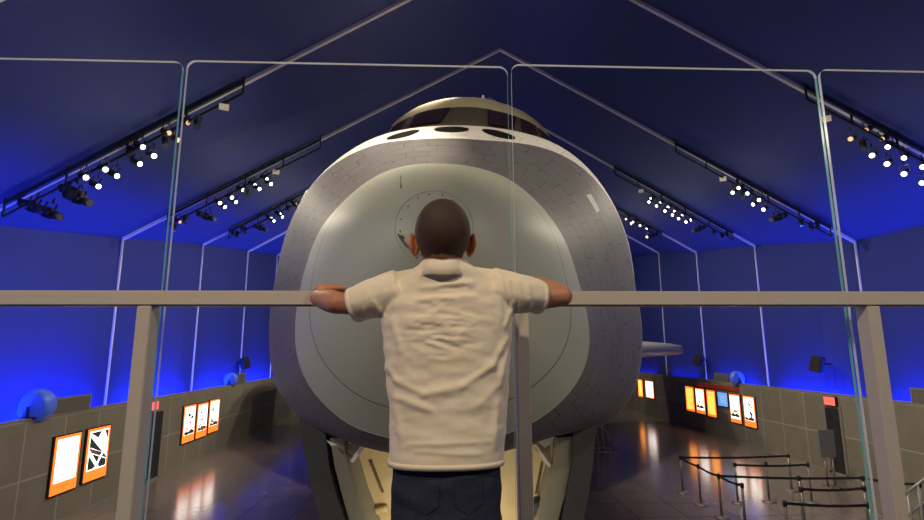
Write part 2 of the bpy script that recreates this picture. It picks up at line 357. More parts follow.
display(XR, (637.7, 379), (642, 380), (643.5, 397.5), 'far orange display half hidden behind the orbiter', 'amber', GRT)
display(XR, (645, 380.4), (653, 381.6), (654.3, 399), 'far white display covered in lines of text', 'text', GRT)
# red glare above the row of displays, built as a glowing strip
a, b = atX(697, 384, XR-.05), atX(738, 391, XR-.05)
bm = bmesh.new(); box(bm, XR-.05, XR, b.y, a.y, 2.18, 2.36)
tag(link('red_glare_strip', bm, pm('glare_red', (.25, .03, .02), .5, emit=(.5, .05, .02), es=.15)), 'long dim red glare strip above the row of six displays', 'sign')
# ------------------------------------------------------------------ wall-wash drums, boxes and speakers
SIL = pm('drum_blue_lit', (.1, .2, .7), .3, emit=(.01, .06, .9), es=.12)  # silver drum with the blue wash light put into its colour and glow
BOXG = pm('box_grey', (.12, .11, .1), .6)
def drum(x, px, py, rad, lab):
    c = atX(px, py, x); t = thing('wash_light', lab, 'light fixture', (c.x, c.y, 2.54))
    c.z = 2.54+rad*.7
    bm = bmesh.new(); prof = [(-.18, .75), (-.16, .95), (-.06, 1), (.10, 1), (.16, .92), (.18, .6)]
    tube(bm, [(c.x, c.y+d*rad/.35, c.z) for d, r in prof], [r*rad for d, r in prof], 24); link('drum', bm, SIL, t)
    bm = bmesh.new(); bar(bm, (c.x, c.y-.25*rad/.35, 2.54), (c.x, c.y+.25*rad/.35, 2.54), .3*rad/.35, .05)
    for q in (-1, 1): bar(bm, (c.x, c.y+q*.24*rad/.35, 2.54), (c.x, c.y+q*.24*rad/.35, c.z), .06, .03)
    link('yoke', bm, M['black'], t)
drum(XL-.1, 36, 412, .36, 'round silver drum light on left partition beside the grey box')
drum(XL-.1, 231, 380, .30, 'small round drum light on the far left partition')
drum(XR+.02, 737, 379, .30, 'round drum light atop the right partition beside a small box')
def pbox(x, p0, p1, lab, dep=.12):
    a, b = atX(*p0, x), atX(*p1, x); y0, y1 = sorted((a.y, b.y)); zt = max(a.z, b.z)
    t = thing('control_box', lab, 'box', (x, (y0+y1)/2, 2.54))
    bm = bmesh.new(); box(bm, x-dep/2, x+dep/2, y0, y1, 2.54, zt); bmesh.ops.bevel(bm, geom=bm.edges[:], offset=.01, segments=2, affect='EDGES'); link('body', bm, BOXG, t)
    s = 1 if x < 0 else -1; bm = bmesh.new(); xs = sorted((x+s*dep/2, x+s*(dep/2+.012))); e = .04
    box(bm, *xs, y0, y1, zt-e, zt); box(bm, *xs, y0, y0+e, 2.54, zt-e); box(bm, *xs, y1-e, y1, 2.54, zt-e); link('rim', bm, pm('box_rim', (.2, .19, .17), .5), t)
pbox(XL-.07, (48, 401), (89, 394), 'long grey box on top of the near left partition')
pbox(XL-.07, (236, 374), (244.5, 373), 'small grey box on top of the far left partition')
pbox(XR+.07, (715, 373), (729, 375), 'small grey box atop right partition over the displays')
pbox(XR+.07, (912, 387.5), (935, 391), 'grey box atop right partition at the far right edge')
def speaker(x, px, py, w_, h_, lab, s):
    c = atX(px, py, x); t = thing('wall_speaker', lab, 'speaker', c)
    rot = Matrix.Translation(c) @ Matrix.Rotation(R(35*s), 4, 'Z') @ Matrix.Rotation(R(14), 4, 'X')
    bm = bmesh.new(); box(bm, -w_/2, w_/2, -.16, .16, -h_/2, h_/2, 0, rot); bmesh.ops.bevel(bm, geom=bm.edges[:], offset=.02, segments=2, affect='EDGES'); link('cabinet', bm, M['black'], t)
    bm = bmesh.new(); box(bm, -w_/2+.03, w_/2-.03, -.175, -.161, -h_/2+.03, h_/2-.03, 0, rot); link('grille', bm, pm('grille', (.03, .03, .035), .8), t)
    bm = bmesh.new(); bar(bm, c, (x+s*.5, c.y+.05, c.z), .05, .05); link('bracket', bm, M['black'], t)
speaker(XL-.15, 245, 363, .34, .5, 'small black speaker on blue wall above the far left partition', -1)
speaker(XR-.1, 699, 360, .36, .5, 'small black speaker on the blue wall near the wing tip', 1)
speaker(XR-.1, 817, 364, .36, .5, 'larger looking black speaker on the blue wall left of the right guardrail post', 1)
# ------------------------------------------------------------------ lighting tracks and spotlights
def rib_pt(i, side, px):
    f = FR[i]; e = Vector((f[3] if side < 0 else f[5], f[0], f[4] if side < 0 else f[6])); a = Vector((f[1], f[0], f[2]))
    def pxx(p): v = p-CAM; return 462+F*v.dot(rt)/v.dot(fw)
    lo, hi = 0., 1.
    for _ in range(40):
        m_ = (lo+hi)/2
        if (pxx(e.lerp(a, m_)) < px) == (side < 0): lo = m_
        else: hi = m_
    return e.lerp(a, lo)
TRACKS = [  # frame, side, px inner end, px outer end, name, floods, lit, dim, off, profiles
 (3, -1, 247, 12, 'front left track', [(224, 107)], [(143, 147), (154, 156), (140, 164), (105.5, 169.5), (117, 176), (86, 177.5), (98.5, 186.5)], [(188, 123), (169, 133), (178, 140)], [(197, 127), (165, 146), (130, 156)], [(84, 196), (90, 203), (44, 211), (60, 217)]),
 (3, 1, 800, 935, 'front right track', [(826, 119)], [(887.7, 147), (872, 155.5), (904, 158), (887, 164), (922.6, 167), (904, 174), (922, 183)], [(850.5, 139), (866, 130), (882, 139)], [(864, 149)], []),
 (4, -1, 322, 171, 'middle left track', [(276, 172)], [(267, 179), (271, 184), (255, 185), (259.5, 189), (243, 190), (232, 197.6), (236, 202), (220, 203), (225, 207)], [(180, 222)], [(246, 196), (185, 223), (174, 231)], [(215, 219.5)]),
 (4, 1, 673, 826, 'middle right track', [(723, 179)], [(738.6, 188), (732.7, 192.7), (747.5, 193.5), (759, 200), (753, 204.5), (763.4, 209.6)], [], [(743, 198), (802, 226), (811.5, 230), (818, 227.7)], [(771, 220)]),
 (5, -1, 316, 231, 'far left track', [], [(271, 218), (274, 221), (280, 214), (282.5, 217), (296, 204), (298.5, 207)], [], [(288, 211), (233, 236), (237, 237), (242, 231), (245, 233)], [(267, 230)]),
 (5, 1, 613, 730, 'far right track', [(641, 191)], [(651, 198.6), (649, 202), (660, 203), (656.6, 206), (668, 207), (665, 211), (674.5, 211), (672.5, 215), (682, 215.6), (678.6, 218.6), (690.5, 220), (686, 222)], [], [(714, 234.5), (722.5, 238.5), (727, 237)], [(693, 231)]),
 (6, 1, 590, 660, 'farthest right track', [], [(626, 219), (631, 223.5), (633, 222), (640, 225.6), (646.6, 229), (647, 237)], [], [], [(648, 237)]),
]
def spot_mesh():
    b1 = bmesh.new(); tube(b1, [(0, .30, 0), (0, .27, 0), (0, .06, 0), (0, .02, 0), (0, 0, 0)], [.035, .058, .06, .072, .072], 14)
    for k in range(3): tube(b1, [(0, .25-.035*k, 0), (0, .237-.035*k, 0)], [.067, .067], 14)
    b2 = bmesh.new(); tube(b2, [(0, -.006, 0), (0, .012, 0)], [.052, .052], 14)
    b3 = bmesh.new()
    for s in (-1, 1): bar(b3, (s*.078, .14, 0), (s*.078, .14, .16), .012, .03, upv=(0, 1, 0))
    bar(b3, (-.084, .14, .16), (.084, .14, .16), .03, .012); tube(b3, [(0, .14, .16), (0, .14, .25)], .015, 8)
    return b1, b2, b3
def prof_mesh():
    b1 = bmesh.new(); tube(b1, [(0, .62, 0), (0, .60, 0), (0, .42, 0), (0, .40, 0), (0, .16, 0), (0, .14, 0), (0, 0, 0)], [.05, .09, .1, .065, .065, .085, .085], 14)
    box(b1, -.05, .05, .22, .36, -.11, .11); box(b1, -.12, .12, .2, .23, -.03, .03)
    b2 = bmesh.new(); tube(b2, [(0, -.004, 0), (0, .012, 0)], [.07, .07], 14)
    b3 = bmesh.new()
    for s in (-1, 1): bar(b3, (s*.11, .3, 0), (s*.11, .3, .2), .012, .04, upv=(0, 1, 0))
    bar(b3, (-.12, .3, .2), (.12, .3, .2), .04, .014); tube(b3, [(0, .3, .2), (0, .3, .32)], .02, 8)
    return b1, b2, b3
def flood_mesh():
    b1 = bmesh.new(); box(b1, -.11, .11, .01, .1, -.08, .08); bmesh.ops.bevel(b1, geom=b1.edges[:], offset=.015, segments=1, affect='EDGES')
    b2 = bmesh.new(); box(b2, -.1, .1, -.003, .009, -.07, .07)
    b3 = bmesh.new(); bar(b3, (0, .05, .08), (0, .05, .2), .02, .02, upv=(0, 1, 0))
    return b1, b2, b3
def to_me(bm, name, m):
    bmesh.ops.recalc_face_normals(bm, faces=bm.faces); me = bpy.data.meshes.new(name); bm.to_mesh(me); bm.free(); me.materials.append(m); return me
KIT = {}
for key, fn, lm in (('lit', spot_mesh, M['lens']), ('dim', spot_mesh, M['lens_dim']), ('off', spot_mesh, pm('lens_off', (.05, .05, .06), .1)), ('profile', prof_mesh, pm('lens_off2', (.05, .05, .06), .1)), ('flood', flood_mesh, M['flood'])):
    a, b, c = fn(); KIT[key] = (to_me(a, 'body', M['black']), to_me(b, 'lens', lm), to_me(c, 'yoke', M['black']))
ORD = ['first', 'second', 'third', 'fourth', 'fifth', 'sixth', 'seventh', 'eighth', 'ninth', 'tenth', 'eleventh', 'twelfth']
WORD = {'lit': 'lit white spotlight', 'dim': 'dim amber spotlight', 'off': 'unlit black spotlight', 'profile': 'long unlit profile light', 'flood': 'small square flood light'}
for fi, side, pi_, po, tname, floods, lit, dim, off, prof in TRACKS:
    D = FR[fi][0]; a, b = rib_pt(fi, side, pi_), rib_pt(fi, side, po); nrm = Vector((0, 0, -1))
    t = thing('lighting_track', 'long black double rail %s hung under the sloping tent roof' % tname, 'lighting track', (a+b)/2, None)
    d1, d2 = nrm*.14, nrm*.42; yo = Vector((0, -.16, 0)); rd = (b-a).normalized()
    bm = bmesh.new(); bar(bm, a+d1+yo, b+d1+yo, .07, .07); link('upper_rail', bm, M['black'], t)
    bm = bmesh.new(); bar(bm, a+d2+yo, b+d2+yo, .045, .045); link('lower_rail', bm, M['black'], t)
    n = max(3, int((b-a).length/1.1))
    for k in range(n+1):
        p = a.lerp(b, k/n)+yo; bm = bmesh.new(); bar(bm, p+d1*.1, p+d2, .035, .035, upv=(0, 1, 0)); link('hanger', bm, M['black'], t)
    for key, lst in (('flood', floods), ('lit', lit), ('dim', dim), ('off', off), ('profile', prof)):
        lst = sorted(lst, key=lambda p: p[1])
        for k, (px, py) in enumerate(lst):
            L = at(px, py, D-.16-(.28 if k % 2 else 0))
            pos = L
            if len(lst) > 1: lab = '%s, %s from the ridge on the %s' % (WORD[key], ORD[k], tname)
            else: lab = 'the only %s on the %s' % (WORD[key], tname)
            r_ = bpy.data.objects.new({'flood': 'flood_light', 'profile': 'profile_light'}.get(key, 'spotlight'), None); COL.objects.link(r_)
            r_['label'] = lab; r_['category'] = 'spotlight'; r_['group'] = 'lights on the ' + tname
            r_.empty_display_size = .1; r_.location = pos
            tgt = Vector((pos.x-side*4, pos.y-(2.6 if k % 2 else 1.7), pos.z-2.2)) if key in ('lit', 'dim') else Vector((side*3, 0, 4))
            if key in ('off',): tgt = Vector((pos.x+side*-.5, pos.y-.8, pos.z-2))
            if key == 'profile': tgt = Vector((pos.x-side*3, pos.y-.5, pos.z-1.1))
            if key == 'flood': tgt = Vector((0, 0, 4))
            y = -(tgt-pos).normalized(); x = y.cross(Vector((0, 0, 1))).normalized(); z = x.cross(y)
            r_.matrix_world = Matrix(((x.x, y.x, z.x, pos.x), (x.y, y.y, z.y, pos.y), (x.z, y.z, z.z, pos.z), (0, 0, 0, 1)))
            for me in KIT[key]:
                c = bpy.data.objects.new(me.name.split('.')[0], me); COL.objects.link(c); c.parent = r_
# ------------------------------------------------------------------ the orbiter
def radii(c, pts, Y, n=96):
    """outline points (as seen at depth Y) -> radius for each of n directions round c=(x,z), smoothed"""
    P = []
    for p in pts:
        q = at(p[0], p[1], Y); P.append((math.atan2(q.x-c[0], q.z-c[1]) % (2*math.pi), math.hypot(q.x-c[0], q.z-c[1])))
    P.sort(); m_ = len(P); out = []
    for k in range(n):
        a = 2*math.pi*k/n; i = 0
        while i < m_ and P[i][0] <= a: i += 1
        g = lambda j: (P[j % m_][0]+2*math.pi*(j//m_), P[j % m_][1])
        p0, p1, p2, p3 = g(i-2), g(i-1), g(i), g(i+1); t = (a-p1[0])/(p2[0]-p1[0])
        m1 = (p2[1]-p0[1])/(p2[0]-p0[0])*(p2[0]-p1[0]); m2 = (p3[1]-p1[1])/(p3[0]-p1[0])*(p2[0]-p1[0])
        out.append((2*t**3-3*t*t+1)*p1[1]+(t**3-2*t*t+t)*m1+(-2*t**3+3*t*t)*p2[1]+(t**3-t*t)*m2)
    for _ in range(2): out = [(out[k-1]+2*out[k]+out[(k+1) % n])/4 for k in range(n)]
    return out
NS = 96
c0, c1, c3 = (-.06, 5.0), (.06, 4.75), (.27, 4.72)
O1 = [(445, 165), (385, 172), (345, 200), (320, 230), (305, 270), (297, 308), (295, 340), (304, 377), (329, 409), (352, 426), (390, 438), (445, 444), (500, 436), (537, 420), (562, 401), (583, 372), (590, 340), (586, 308), (578, 280), (565, 240), (540, 205), (500, 175)]
O3 = [(450, 126), (400, 131), (375, 138), (345, 155), (315, 182), (292, 220), (278, 270), (271.5, 308), (270, 349), (276, 386), (295, 414), (320, 433), (352, 441), (400, 446), (455, 447), (520, 441), (574, 434), (597, 429), (620, 414), (638, 381), (642, 349), (640, 308), (635, 290), (629, 245), (614, 205), (590, 170), (560, 146), (500, 129)]
R1 = radii(c1, O1, 5.75); R3 = radii(c3, O3, 7.6)
def section(Y):
    """centre and radii of the hull at depth Y"""
    if Y <= 5.75:
        s = max(0, (Y-4.4)/1.35); c = (lerp(c0[0], c1[0], s), lerp(c0[1], c1[1], s)); f = s**.58
        r = [R1[k]*f for k in range(NS)]
        rm = sum(R1)/NS*f; r = [lerp(rm, r[k], .25+.75*s) for k in range(NS)]
        return c, r
    if Y <= 7.6:
        t = (Y-5.75)/1.85; c = (lerp(c1[0], c3[0], t), lerp(c1[1], c3[1], t)); r = []
        for k in range(NS):
            m1 = R1[k]*.58/1.35*1.85; m2 = R3[k]/7.6*1.85*.95
            r.append((2*t**3-3*t*t+1)*R1[k]+(t**3-2*t*t+t)*m1+(-2*t**3+3*t*t)*R3[k]+(t**3-t*t)*m2)
        return c, r
    u = Y-7.6; c = (c3[0]+.10*u, c3[1]); g = 1+.075*(1-math.exp(-u/1.2))
    return c, [x*g for x in R3]
YS = [4.4+1.35*(k/26)**1.7 for k in range(27)] + [5.75+1.85*k/18 for k in range(1, 19)] + [7.6+.35*k for k in range(1, 9)] + [11.5, 13, 15, 18, 22, 26, 30, 31]
orb = thing('space_shuttle_orbiter', 'huge grey and white space shuttle orbiter seen nose on behind the glass', 'spacecraft', (.2, 8, 0))
def cap_mat():
    m, nt, b = new_mat('nose_cap_paint'); tc = nt.nodes.new('ShaderNodeUVMap'); sp = nt.nodes.new('ShaderNodeSeparateXYZ'); nt.links.new(tc.outputs[0], sp.inputs[0])
    col = (.365, .37, .30); n = nt.nodes.new('ShaderNodeTexNoise'); n.inputs['Scale'].default_value = 1.3; n.inputs['Detail'].default_value = 4
    t2 = nt.nodes.new('ShaderNodeTexCoord'); nt.links.new(t2.outputs['Object'], n.inputs['Vector'])
    mx = nt.nodes.new('ShaderNodeMix'); mx.data_type = 'RGBA'; mx.inputs[6].default_value = (*[c*.9 for c in col], 1); mx.inputs[7].default_value = (*[c*1.08 for c in col], 1)
    nt.links.new(n.outputs['Fac'], mx.inputs[0]); prev = mx.outputs[2]
    for v, w_ in ((5.42, .006),):
        s = nt.nodes.new('ShaderNodeMath'); s.operation = 'SUBTRACT'; s.inputs[1].default_value = v; nt.links.new(sp.outputs[1], s.inputs[0])
        a = nt.nodes.new('ShaderNodeMath'); a.operation = 'ABSOLUTE'; nt.links.new(s.outputs[0], a.inputs[0])
        l = nt.nodes.new('ShaderNodeMath'); l.operation = 'LESS_THAN'; l.inputs[1].default_value = w_; nt.links.new(a.outputs[0], l.inputs[0])
        m2 = nt.nodes.new('ShaderNodeMix'); m2.data_type = 'RGBA'; m2.inputs[7].default_value = (.14, .14, .12, 1); nt.links.new(l.outputs[0], m2.inputs[0]); nt.links.new(prev, m2.inputs[6]); prev = m2.outputs[2]
    nt.links.new(prev, b.inputs['Base Color']); b.inputs['Roughness'].default_value = .5; b.inputs['Specular IOR Level'].default_value = .35
    return m
TILE = brick('grey_tiles', (.115, .106, .11), (.14, .128, .133), (.03, .026, .026), .36, .20, .006, .37, .6, 'UV', nz=.12, patchy=1)
WTILE = brick('white_tiles', (.78, .72, .66), (.74, .68, .63), (.42, .38, .35), .36, .30, .004, .5, .6, 'UV', nz=.06)
SIDE = brick('side_tiles', (.24, .225, .205), (.28, .26, .24), (.09, .08, .075), .62, .40, .005, .4, .55, 'UV', nz=.16)
CAP = cap_mat()
def kdeg(k): a = 360*k/NS; return a if a <= 180 else a-360
def band_edge(k):
    a = abs(kdeg(k % NS)+1); t = min(1, max(0, (a-8)/62)); return 6.68+.82*t*t*(3-2*t)
def hull_pt(Y, k):
    c, r = section(Y); a = 2*math.pi*k/NS; return Vector((c[0]+r[k % NS]*math.sin(a), Y, c[1]+r[k % NS]*math.cos(a)))
def hull(name, rowsY, mats, matfn, cap0=False):
    """rowsY: list of functions or numbers giving each row's depth for direction k"""
    bm = bmesh.new(); uv = bm.loops.layers.uv.new(); rows = []
    gy = lambda q, k: q(k) if callable(q) else q
    for q in rowsY: rows.append([bm.verts.new(hull_pt(gy(q, k), k)) for k in range(NS)])
    per = [0]; _, rr = section(6.8)
    for k in range(NS): per.append(per[-1]+2*math.pi/NS*rr[k])
    arc = lambda Y: (Y-5.75)*1.15
    for i in range(len(rowsY)-1):
        for k in range(NS):
            k2 = (k+1) % NS
            f = bm.faces.new((rows[i][k], rows[i][k2], rows[i+1][k2], rows[i+1][k]))
            f.smooth = True; f.material_index = matfn(i, k)
            for l, (ii, kk) in zip(f.loops, ((i, k), (i, k+1), (i+1, k+1), (i+1, k))):
                Y = gy(rowsY[ii], kk); l[uv].uv = (per[kk], Y if name == 'nose_cap' else arc(Y))
    if cap0: bmesh.ops.remove_doubles(bm, verts=rows[0], dist=.001)
    return link(name, bm, mats, orb)
hull('nose_cap', [y for y in YS if y <= 5.7501], [CAP], lambda i, k: 0, True)
hull('tile_band', [lambda k, t=t: 5.75+(band_edge(k)-5.75)*t/12 for t in range(13)], [TILE], lambda i, k: 0)
hull('fuselage', [lambda k, t=t: lerp(band_edge(k), 7.6, t/8) for t in range(9)]+[y for y in YS if y > 7.61], [WTILE, SIDE], lambda i, k: 0 if abs(kdeg(k)+1) < 82 and i < 24 else 1)
# raised lip between the cap and the tiles
bm = bmesh.new(); c, r = section(5.75); ring = [(c[0]+(r[k % NS]-.002)*math.sin(2*math.pi*k/NS), 5.745, c[1]+(r[k % NS]-.002)*math.cos(2*math.pi*k/NS)) for k in range(NS+1)]
tube(bm, ring, .003, 6, cap=False); link('cap_rim', bm, pm('rim_light', (.36, .37, .33), .5), orb)
# round access plate on the nose: thin ring, bolts and a cable
def on_cap(px, py, lift=.0):
    lo, hi = 4.4, 5.75
    for _ in range(40):
        m_ = (lo+hi)/2; q = at(px, py, m_); c, r = section(m_); a = math.atan2(q.x-c[0], q.z-c[1]) % (2*math.pi); rr = r[int(round(a/(2*math.pi)*NS)) % NS]
        if math.hypot(q.x-c[0], q.z-c[1]) > rr: lo = m_
        else: hi = m_
    q = at(px, py, hi); return q - (q-CAM).normalized()*lift
DKL = pm('dark_line', (.10, .10, .09), .5)
bm = bmesh.new(); tube(bm, [on_cap(434+39*math.cos(a), 228+37*math.sin(a), .002) for a in [2*math.pi*k/60 for k in range(61)]], .0016, 6, cap=False); link('access_ring', bm, pm('ring_line', (.24, .26, .23), .5), orb)
for d in (-165, -140, -118, -98, -76, -55, -30, 0, 30, 60, 90, 120, 150, 175):
    a = R(d); bm = bmesh.new(); ball(bm, on_cap(434+34*math.cos(a), 228+34*math.sin(a), .003), .0075, 2); link('bolt', bm, DKL, orb, True)
bm = bmesh.new(); tube(bm, [on_cap(x, y, .03) for x, y in ((398, 234), (401, 240), (407, 247), (416, 252))], .008, 8); ball(bm, on_cap(400, 236, .03), .016, 2); link('cable', bm, DKL, orb, True)
bm = bmesh.new(); tube(bm, [on_cap(401, 176, .004), on_cap(401, 188, .004)], .007, 6); link('vent_slot', bm, DKL, orb)
# cockpit canopy patch: four cross curves, front foot, window head, roof, rear
def crv(pts, n=24):
    P = [Vector(p) for p in pts]; L = [0]
    for a, b in zip(P, P[1:]): L.append(L[-1]+(b-a).length)
    out = []
    for k in range(n+1):
        s = L[-1]*k/n; i = 0
        while i < len(P)-2 and L[i+1] < s: i += 1
        t = (s-L[i])/max(1e-6, L[i+1]-L[i]); p0, p1, p2, p3 = P[max(i-1, 0)], P[i], P[i+1], P[min(i+2, len(P)-1)]
        out.append(.5*((2*p1)+(-p0+p2)*t+(2*p0-5*p1+4*p2-p3)*t*t+(-p0+3*p1-3*p2+p3)*t**3))
    return out
lower = crv([at(374, 152, 9.6), at(386, 139, 9.2), at(405, 131, 8.75), at(428, 127, 8.5), at(451, 126, 8.4), at(475, 127, 8.42), at(496, 129.5, 8.55), at(525, 135, 8.9), at(548, 141, 9.3), at(562, 156, 9.7)])
head = crv([at(385, 143, 10.2), at(393, 127, 9.9), at(417.6, 113.5, 9.5), at(435, 109, 9.3), at(455, 107, 9.2), at(478, 107.5, 9.2), at(505.5, 113, 9.4), at(530, 122.5, 9.8), at(547, 136, 10.2), at(556, 150, 10.4)])
roof = crv([at(387, 140, 11.2), at(393, 124, 11), at(414.5, 109, 10.8), at(435, 102, 10.6), at(455, 99, 10.5), at(481, 99, 10.5), at(511.5, 107, 10.8), at(530, 116, 11), at(546, 130, 11.2), at(553, 147, 11.4)])
rear = [p + Vector((.6, 8, -.3)) for p in roof]
bm = bmesh.new(); rows = []
seq = [lower]+[[a.lerp(b, t) for a, b in zip(lower, head)] for t in (.2, .4, .6, .8)]+[head]
for j in range(1, 6):
    t = j/6; seq.append([a.lerp(b, t)+Vector((0, 0, .10*math.sin(math.pi*t)*math.sin(math.pi*k/24))) for k, (a, b) in enumerate(zip(head, roof))])
seq += [roof]+[[a.lerp(b, t) for a, b in zip(roof, rear)] for t in (.25, .5, .75, 1)]
low2 = [p+Vector((0, .3, -.6)) for p in lower]
seq = [low2]+seq
for r_ in seq: rows.append([bm.verts.new(p) for p in r_])
for i in range(len(rows)-1):
    for k in range(24):
        f = bm.faces.new((rows[i][k], rows[i][k+1], rows[i+1][k+1], rows[i+1][k])); f.smooth = True; f.material_index = 1 if i <= 5 else 0
base = bm.verts.new((.9, 14, 6.5))
edge = [r_[0] for r_ in rows]+rows[-1][1:]+[r_[-1] for r_ in rows[::-1][1:]]+rows[0][::-1][1:-1]
for a, b in zip(edge, edge[1:]+edge[:1]): bm.faces.new((a, b, base))
cock = link('cockpit', bm, [pm('canopy_tan', (.34, .29, .19), .55, nz=.05), pm('window_surround', (.05, .043, .028), .45, nz=.1)], orb)
WIN = pm('window_glass', (.05, .022, .018), .12, spec=.8)
def pane(k0, k1, v0, v1):
    bm = bmesh.new(); g = []
    for jj in range(7):
        v = lerp(v0, v1, jj/6); row = []
        for kk in range(9):
            ins = (.5-v)*.12; u = lerp(k0+ins*(k1-k0), k1-ins*(k1-k0), kk/8); i = min(int(u), 23); t = u-i
            p = lower[i].lerp(lower[i+1], t).lerp(head[i].lerp(head[i+1], t), v); row.append(bm.verts.new(p+Vector((0, -.035, .012))))
        g.append(row)
    for a, b in zip(g, g[1:]):
        for k in range(8): bm.faces.new((a[k], a[k+1], b[k+1], b[k])).smooth = True
    bmesh.ops.solidify(bm, geom=bm.faces[:], thickness=.02)
    link('window_pane', bm, WIN, cock)
for k0, k1 in ((2.4, 4.6), (5.6, 9.3), (13.4, 16.6), (17.4, 19.6), (20.2, 22.4)): pane(k0, k1, .12, .9)
bm = bmesh.new(); q = at(483, 99, 10.5); tube(bm, [q+Vector((0, 0, -.05)), q+Vector((0, 0, .08))], [.05, .03], 10); link('roof_light', bm, pm('roof_lamp', (.7, .7, .65), .2), cock)
# three forward thruster ports: dark ovals on the white nose top
def on_hull(px, py, lo=5.8, hi=9.2, lift=0):
    Y = lo; N = 300
    for k in range(N):
        Y = lerp(lo, hi, k/N); q = at(px, py, Y); c, r = section(Y); a = math.atan2(q.x-c[0], q.z-c[1]) % (2*math.pi); u = a/(2*math.pi)*NS; i = int(u) % NS
        if math.hypot(q.x-c[0], q.z-c[1]) < lerp(r[i], r[(i+1) % NS], u-int(u)): break
    return q - (q-CAM).normalized()*lift
for px, py, w_, h_, ang in ((403, 134.5, 17, 2.6, -14), (451.5, 129.3, 17.5, 2.8, 0), (499, 134, 17, 3.2, 14)):
    bm = bmesh.new(); ca, sa = math.cos(R(ang)), math.sin(R(ang)); vv = []
    for k in range(28):
        a = 2*math.pi*k/28; x, y = w_*math.cos(a), h_*math.sin(a); vv.append(bm.verts.new(on_hull(px+x*ca-y*sa, py+x*sa+y*ca, 6.2, 9.4, .03)))
    rings = [vv]
    for f_ in (.75, .5, .25): rings.append([bm.verts.new(on_hull(px+w_*f_*math.cos(2*math.pi*k/28)*ca-h_*f_*math.sin(2*math.pi*k/28)*sa, py+w_*f_*math.cos(2*math.pi*k/28)*sa+h_*f_*math.sin(2*math.pi*k/28)*ca, 6.2, 9.4, .03)) for k in range(28)])
    c = bm.verts.new(on_hull(px, py, 6.2, 9.4, .03))
    for ra, rb in zip(rings, rings[1:]):
        for k in range(28): bm.faces.new((ra[k], ra[(k+1) % 28], rb[(k+1) % 28], rb[k]))
    for k in range(28): bm.faces.new((rings[-1][k], rings[-1][(k+1) % 28], c))
    bmesh.ops.solidify(bm, geom=bm.faces[:], thickness=.03)
    link('thruster_port', bm, pm('port_dark', (.014, .012, .01), .6), orb)
for pts in (((586, 195), (591, 194), (600, 210), (597, 213)), ((306, 190), (309, 190), (301, 206), (299, 205))):
    bm = bmesh.new(); v = [bm.verts.new(on_hull(*p, 5.9, 8.2, .015)) for p in pts]; bm.faces.new(v); bmesh.ops.solidify(bm, geom=bm.faces[:], thickness=.012)
    link('vent_panel', bm, pm('vent_white', (.8, .78, .74), .5), orb)
# wings
WINGM = pm('wing_grey', (.30, .29, .285), .5, nz=.12, ns=2)
for s in (1, -1):
    bm = bmesh.new(); ax = 2.1; rows = []
    for k in range(13):
        t = k/12; x = ax+s*lerp(2.0, 9.7 if s > 0 else 9.3, t); yl = lerp(15, 24.5, t**1.1) + (t > .93)*.6; yt = 30.5; zc = 3.95+.01*t; th = lerp(.75, .42, t)*(1-.75*(t > .97))
        rows.append([bm.verts.new(p) for p in ((x, yl, zc), (x, lerp(yl, yt, .03), zc+th*.45), (x, lerp(yl, yt, .2), zc+th*.7), (x, lerp(yl, yt, .6), zc+th*.45), (x, yt, zc+.04), (x, yt, zc-.04), (x, lerp(yl, yt, .5), zc-th*.45), (x, lerp(yl, yt, .12), zc-th*.5), (x, lerp(yl, yt, .02), zc-th*.35))])
    for a, b in zip(rows, rows[1:]):
        for k in range(9): bm.faces.new((a[k], a[(k+1) % 9], b[(k+1) % 9], b[k])).smooth = True
    bm.faces.new(rows[0]); bm.faces.new(rows[-1]); link('wing', bm, WINGM, orb)
# tail fin and engine pods, hidden behind the cockpit from the platform
bm = bmesh.new(); rows = [[(2.3-.15*q, y, z), (2.3+.15*q, y, z)][0] for q in (1,) for y, z in ((24, 6.9),)]
v = [bm.verts.new(p) for p in ((2.15, 25, 6.8), (2.15, 31, 6.8), (2.25, 31.5, 9.4), (2.25, 29.5, 9.4))]; bm.faces.new(v); bmesh.ops.solidify(bm, geom=bm.faces[:], thickness=.3); link('tail_fin', bm, WINGM, orb)
# nose gear bay: doors, cream liner, leg, wheels
DARKD = pm('door_outer', (.06, .06, .062), .4, nz=.15, ns=3); OLIVE = pm('door_inner_edge', (.22, .205, .155), .5, nz=.1, ns=3)
CREAM = pm('bay_cream', (.60, .46, .23), .55, nz=.18, ns=3); WPL = pm('white_plate', (.75, .71, .67), .5)
def curtain(name, L, Rr, Y0, Y1, m, parent=orb):
    """door slab: left and right edges traced down, given real depth from Y0 to Y1"""
    bm = bmesh.new(); n = len(L); A = [[bm.verts.new(at(*p, Y0)) for p in q] for q in (L, Rr)]
    dv = Vector((.09*(Y1-Y0), Y1-Y0, 0)); B = [[bm.verts.new(v.co+dv) for v in q] for q in A]
    for i in range(n-1):
        bm.faces.new((A[0][i], A[1][i], A[1][i+1], A[0][i+1])); bm.faces.new((B[0][i], B[0][i+1], B[1][i+1], B[1][i]))
        bm.faces.new((A[0][i], A[0][i+1], B[0][i+1], B[0][i])); bm.faces.new((A[1][i], B[1][i], B[1][i+1], A[1][i+1]))
    for i in (0, n-1): bm.faces.new((A[0][i], B[0][i], B[1][i], A[1][i]))
    return link(name, bm, m, parent)
d = curtain('nose_gear_door', [(300, 420), (304, 453), (311, 488), (320, 520), (333, 552)], [(324, 424), (329, 467), (337, 498), (346, 524), (356, 552)], 7.1, 8.9, DARKD)
curtain('door_liner', [(330, 438), (335, 468), (342, 495), (350, 523), (358, 550)], [(342, 438), (349, 470), (358, 500), (367, 524), (378, 552)], 7.15, 8.7, OLIVE, d)
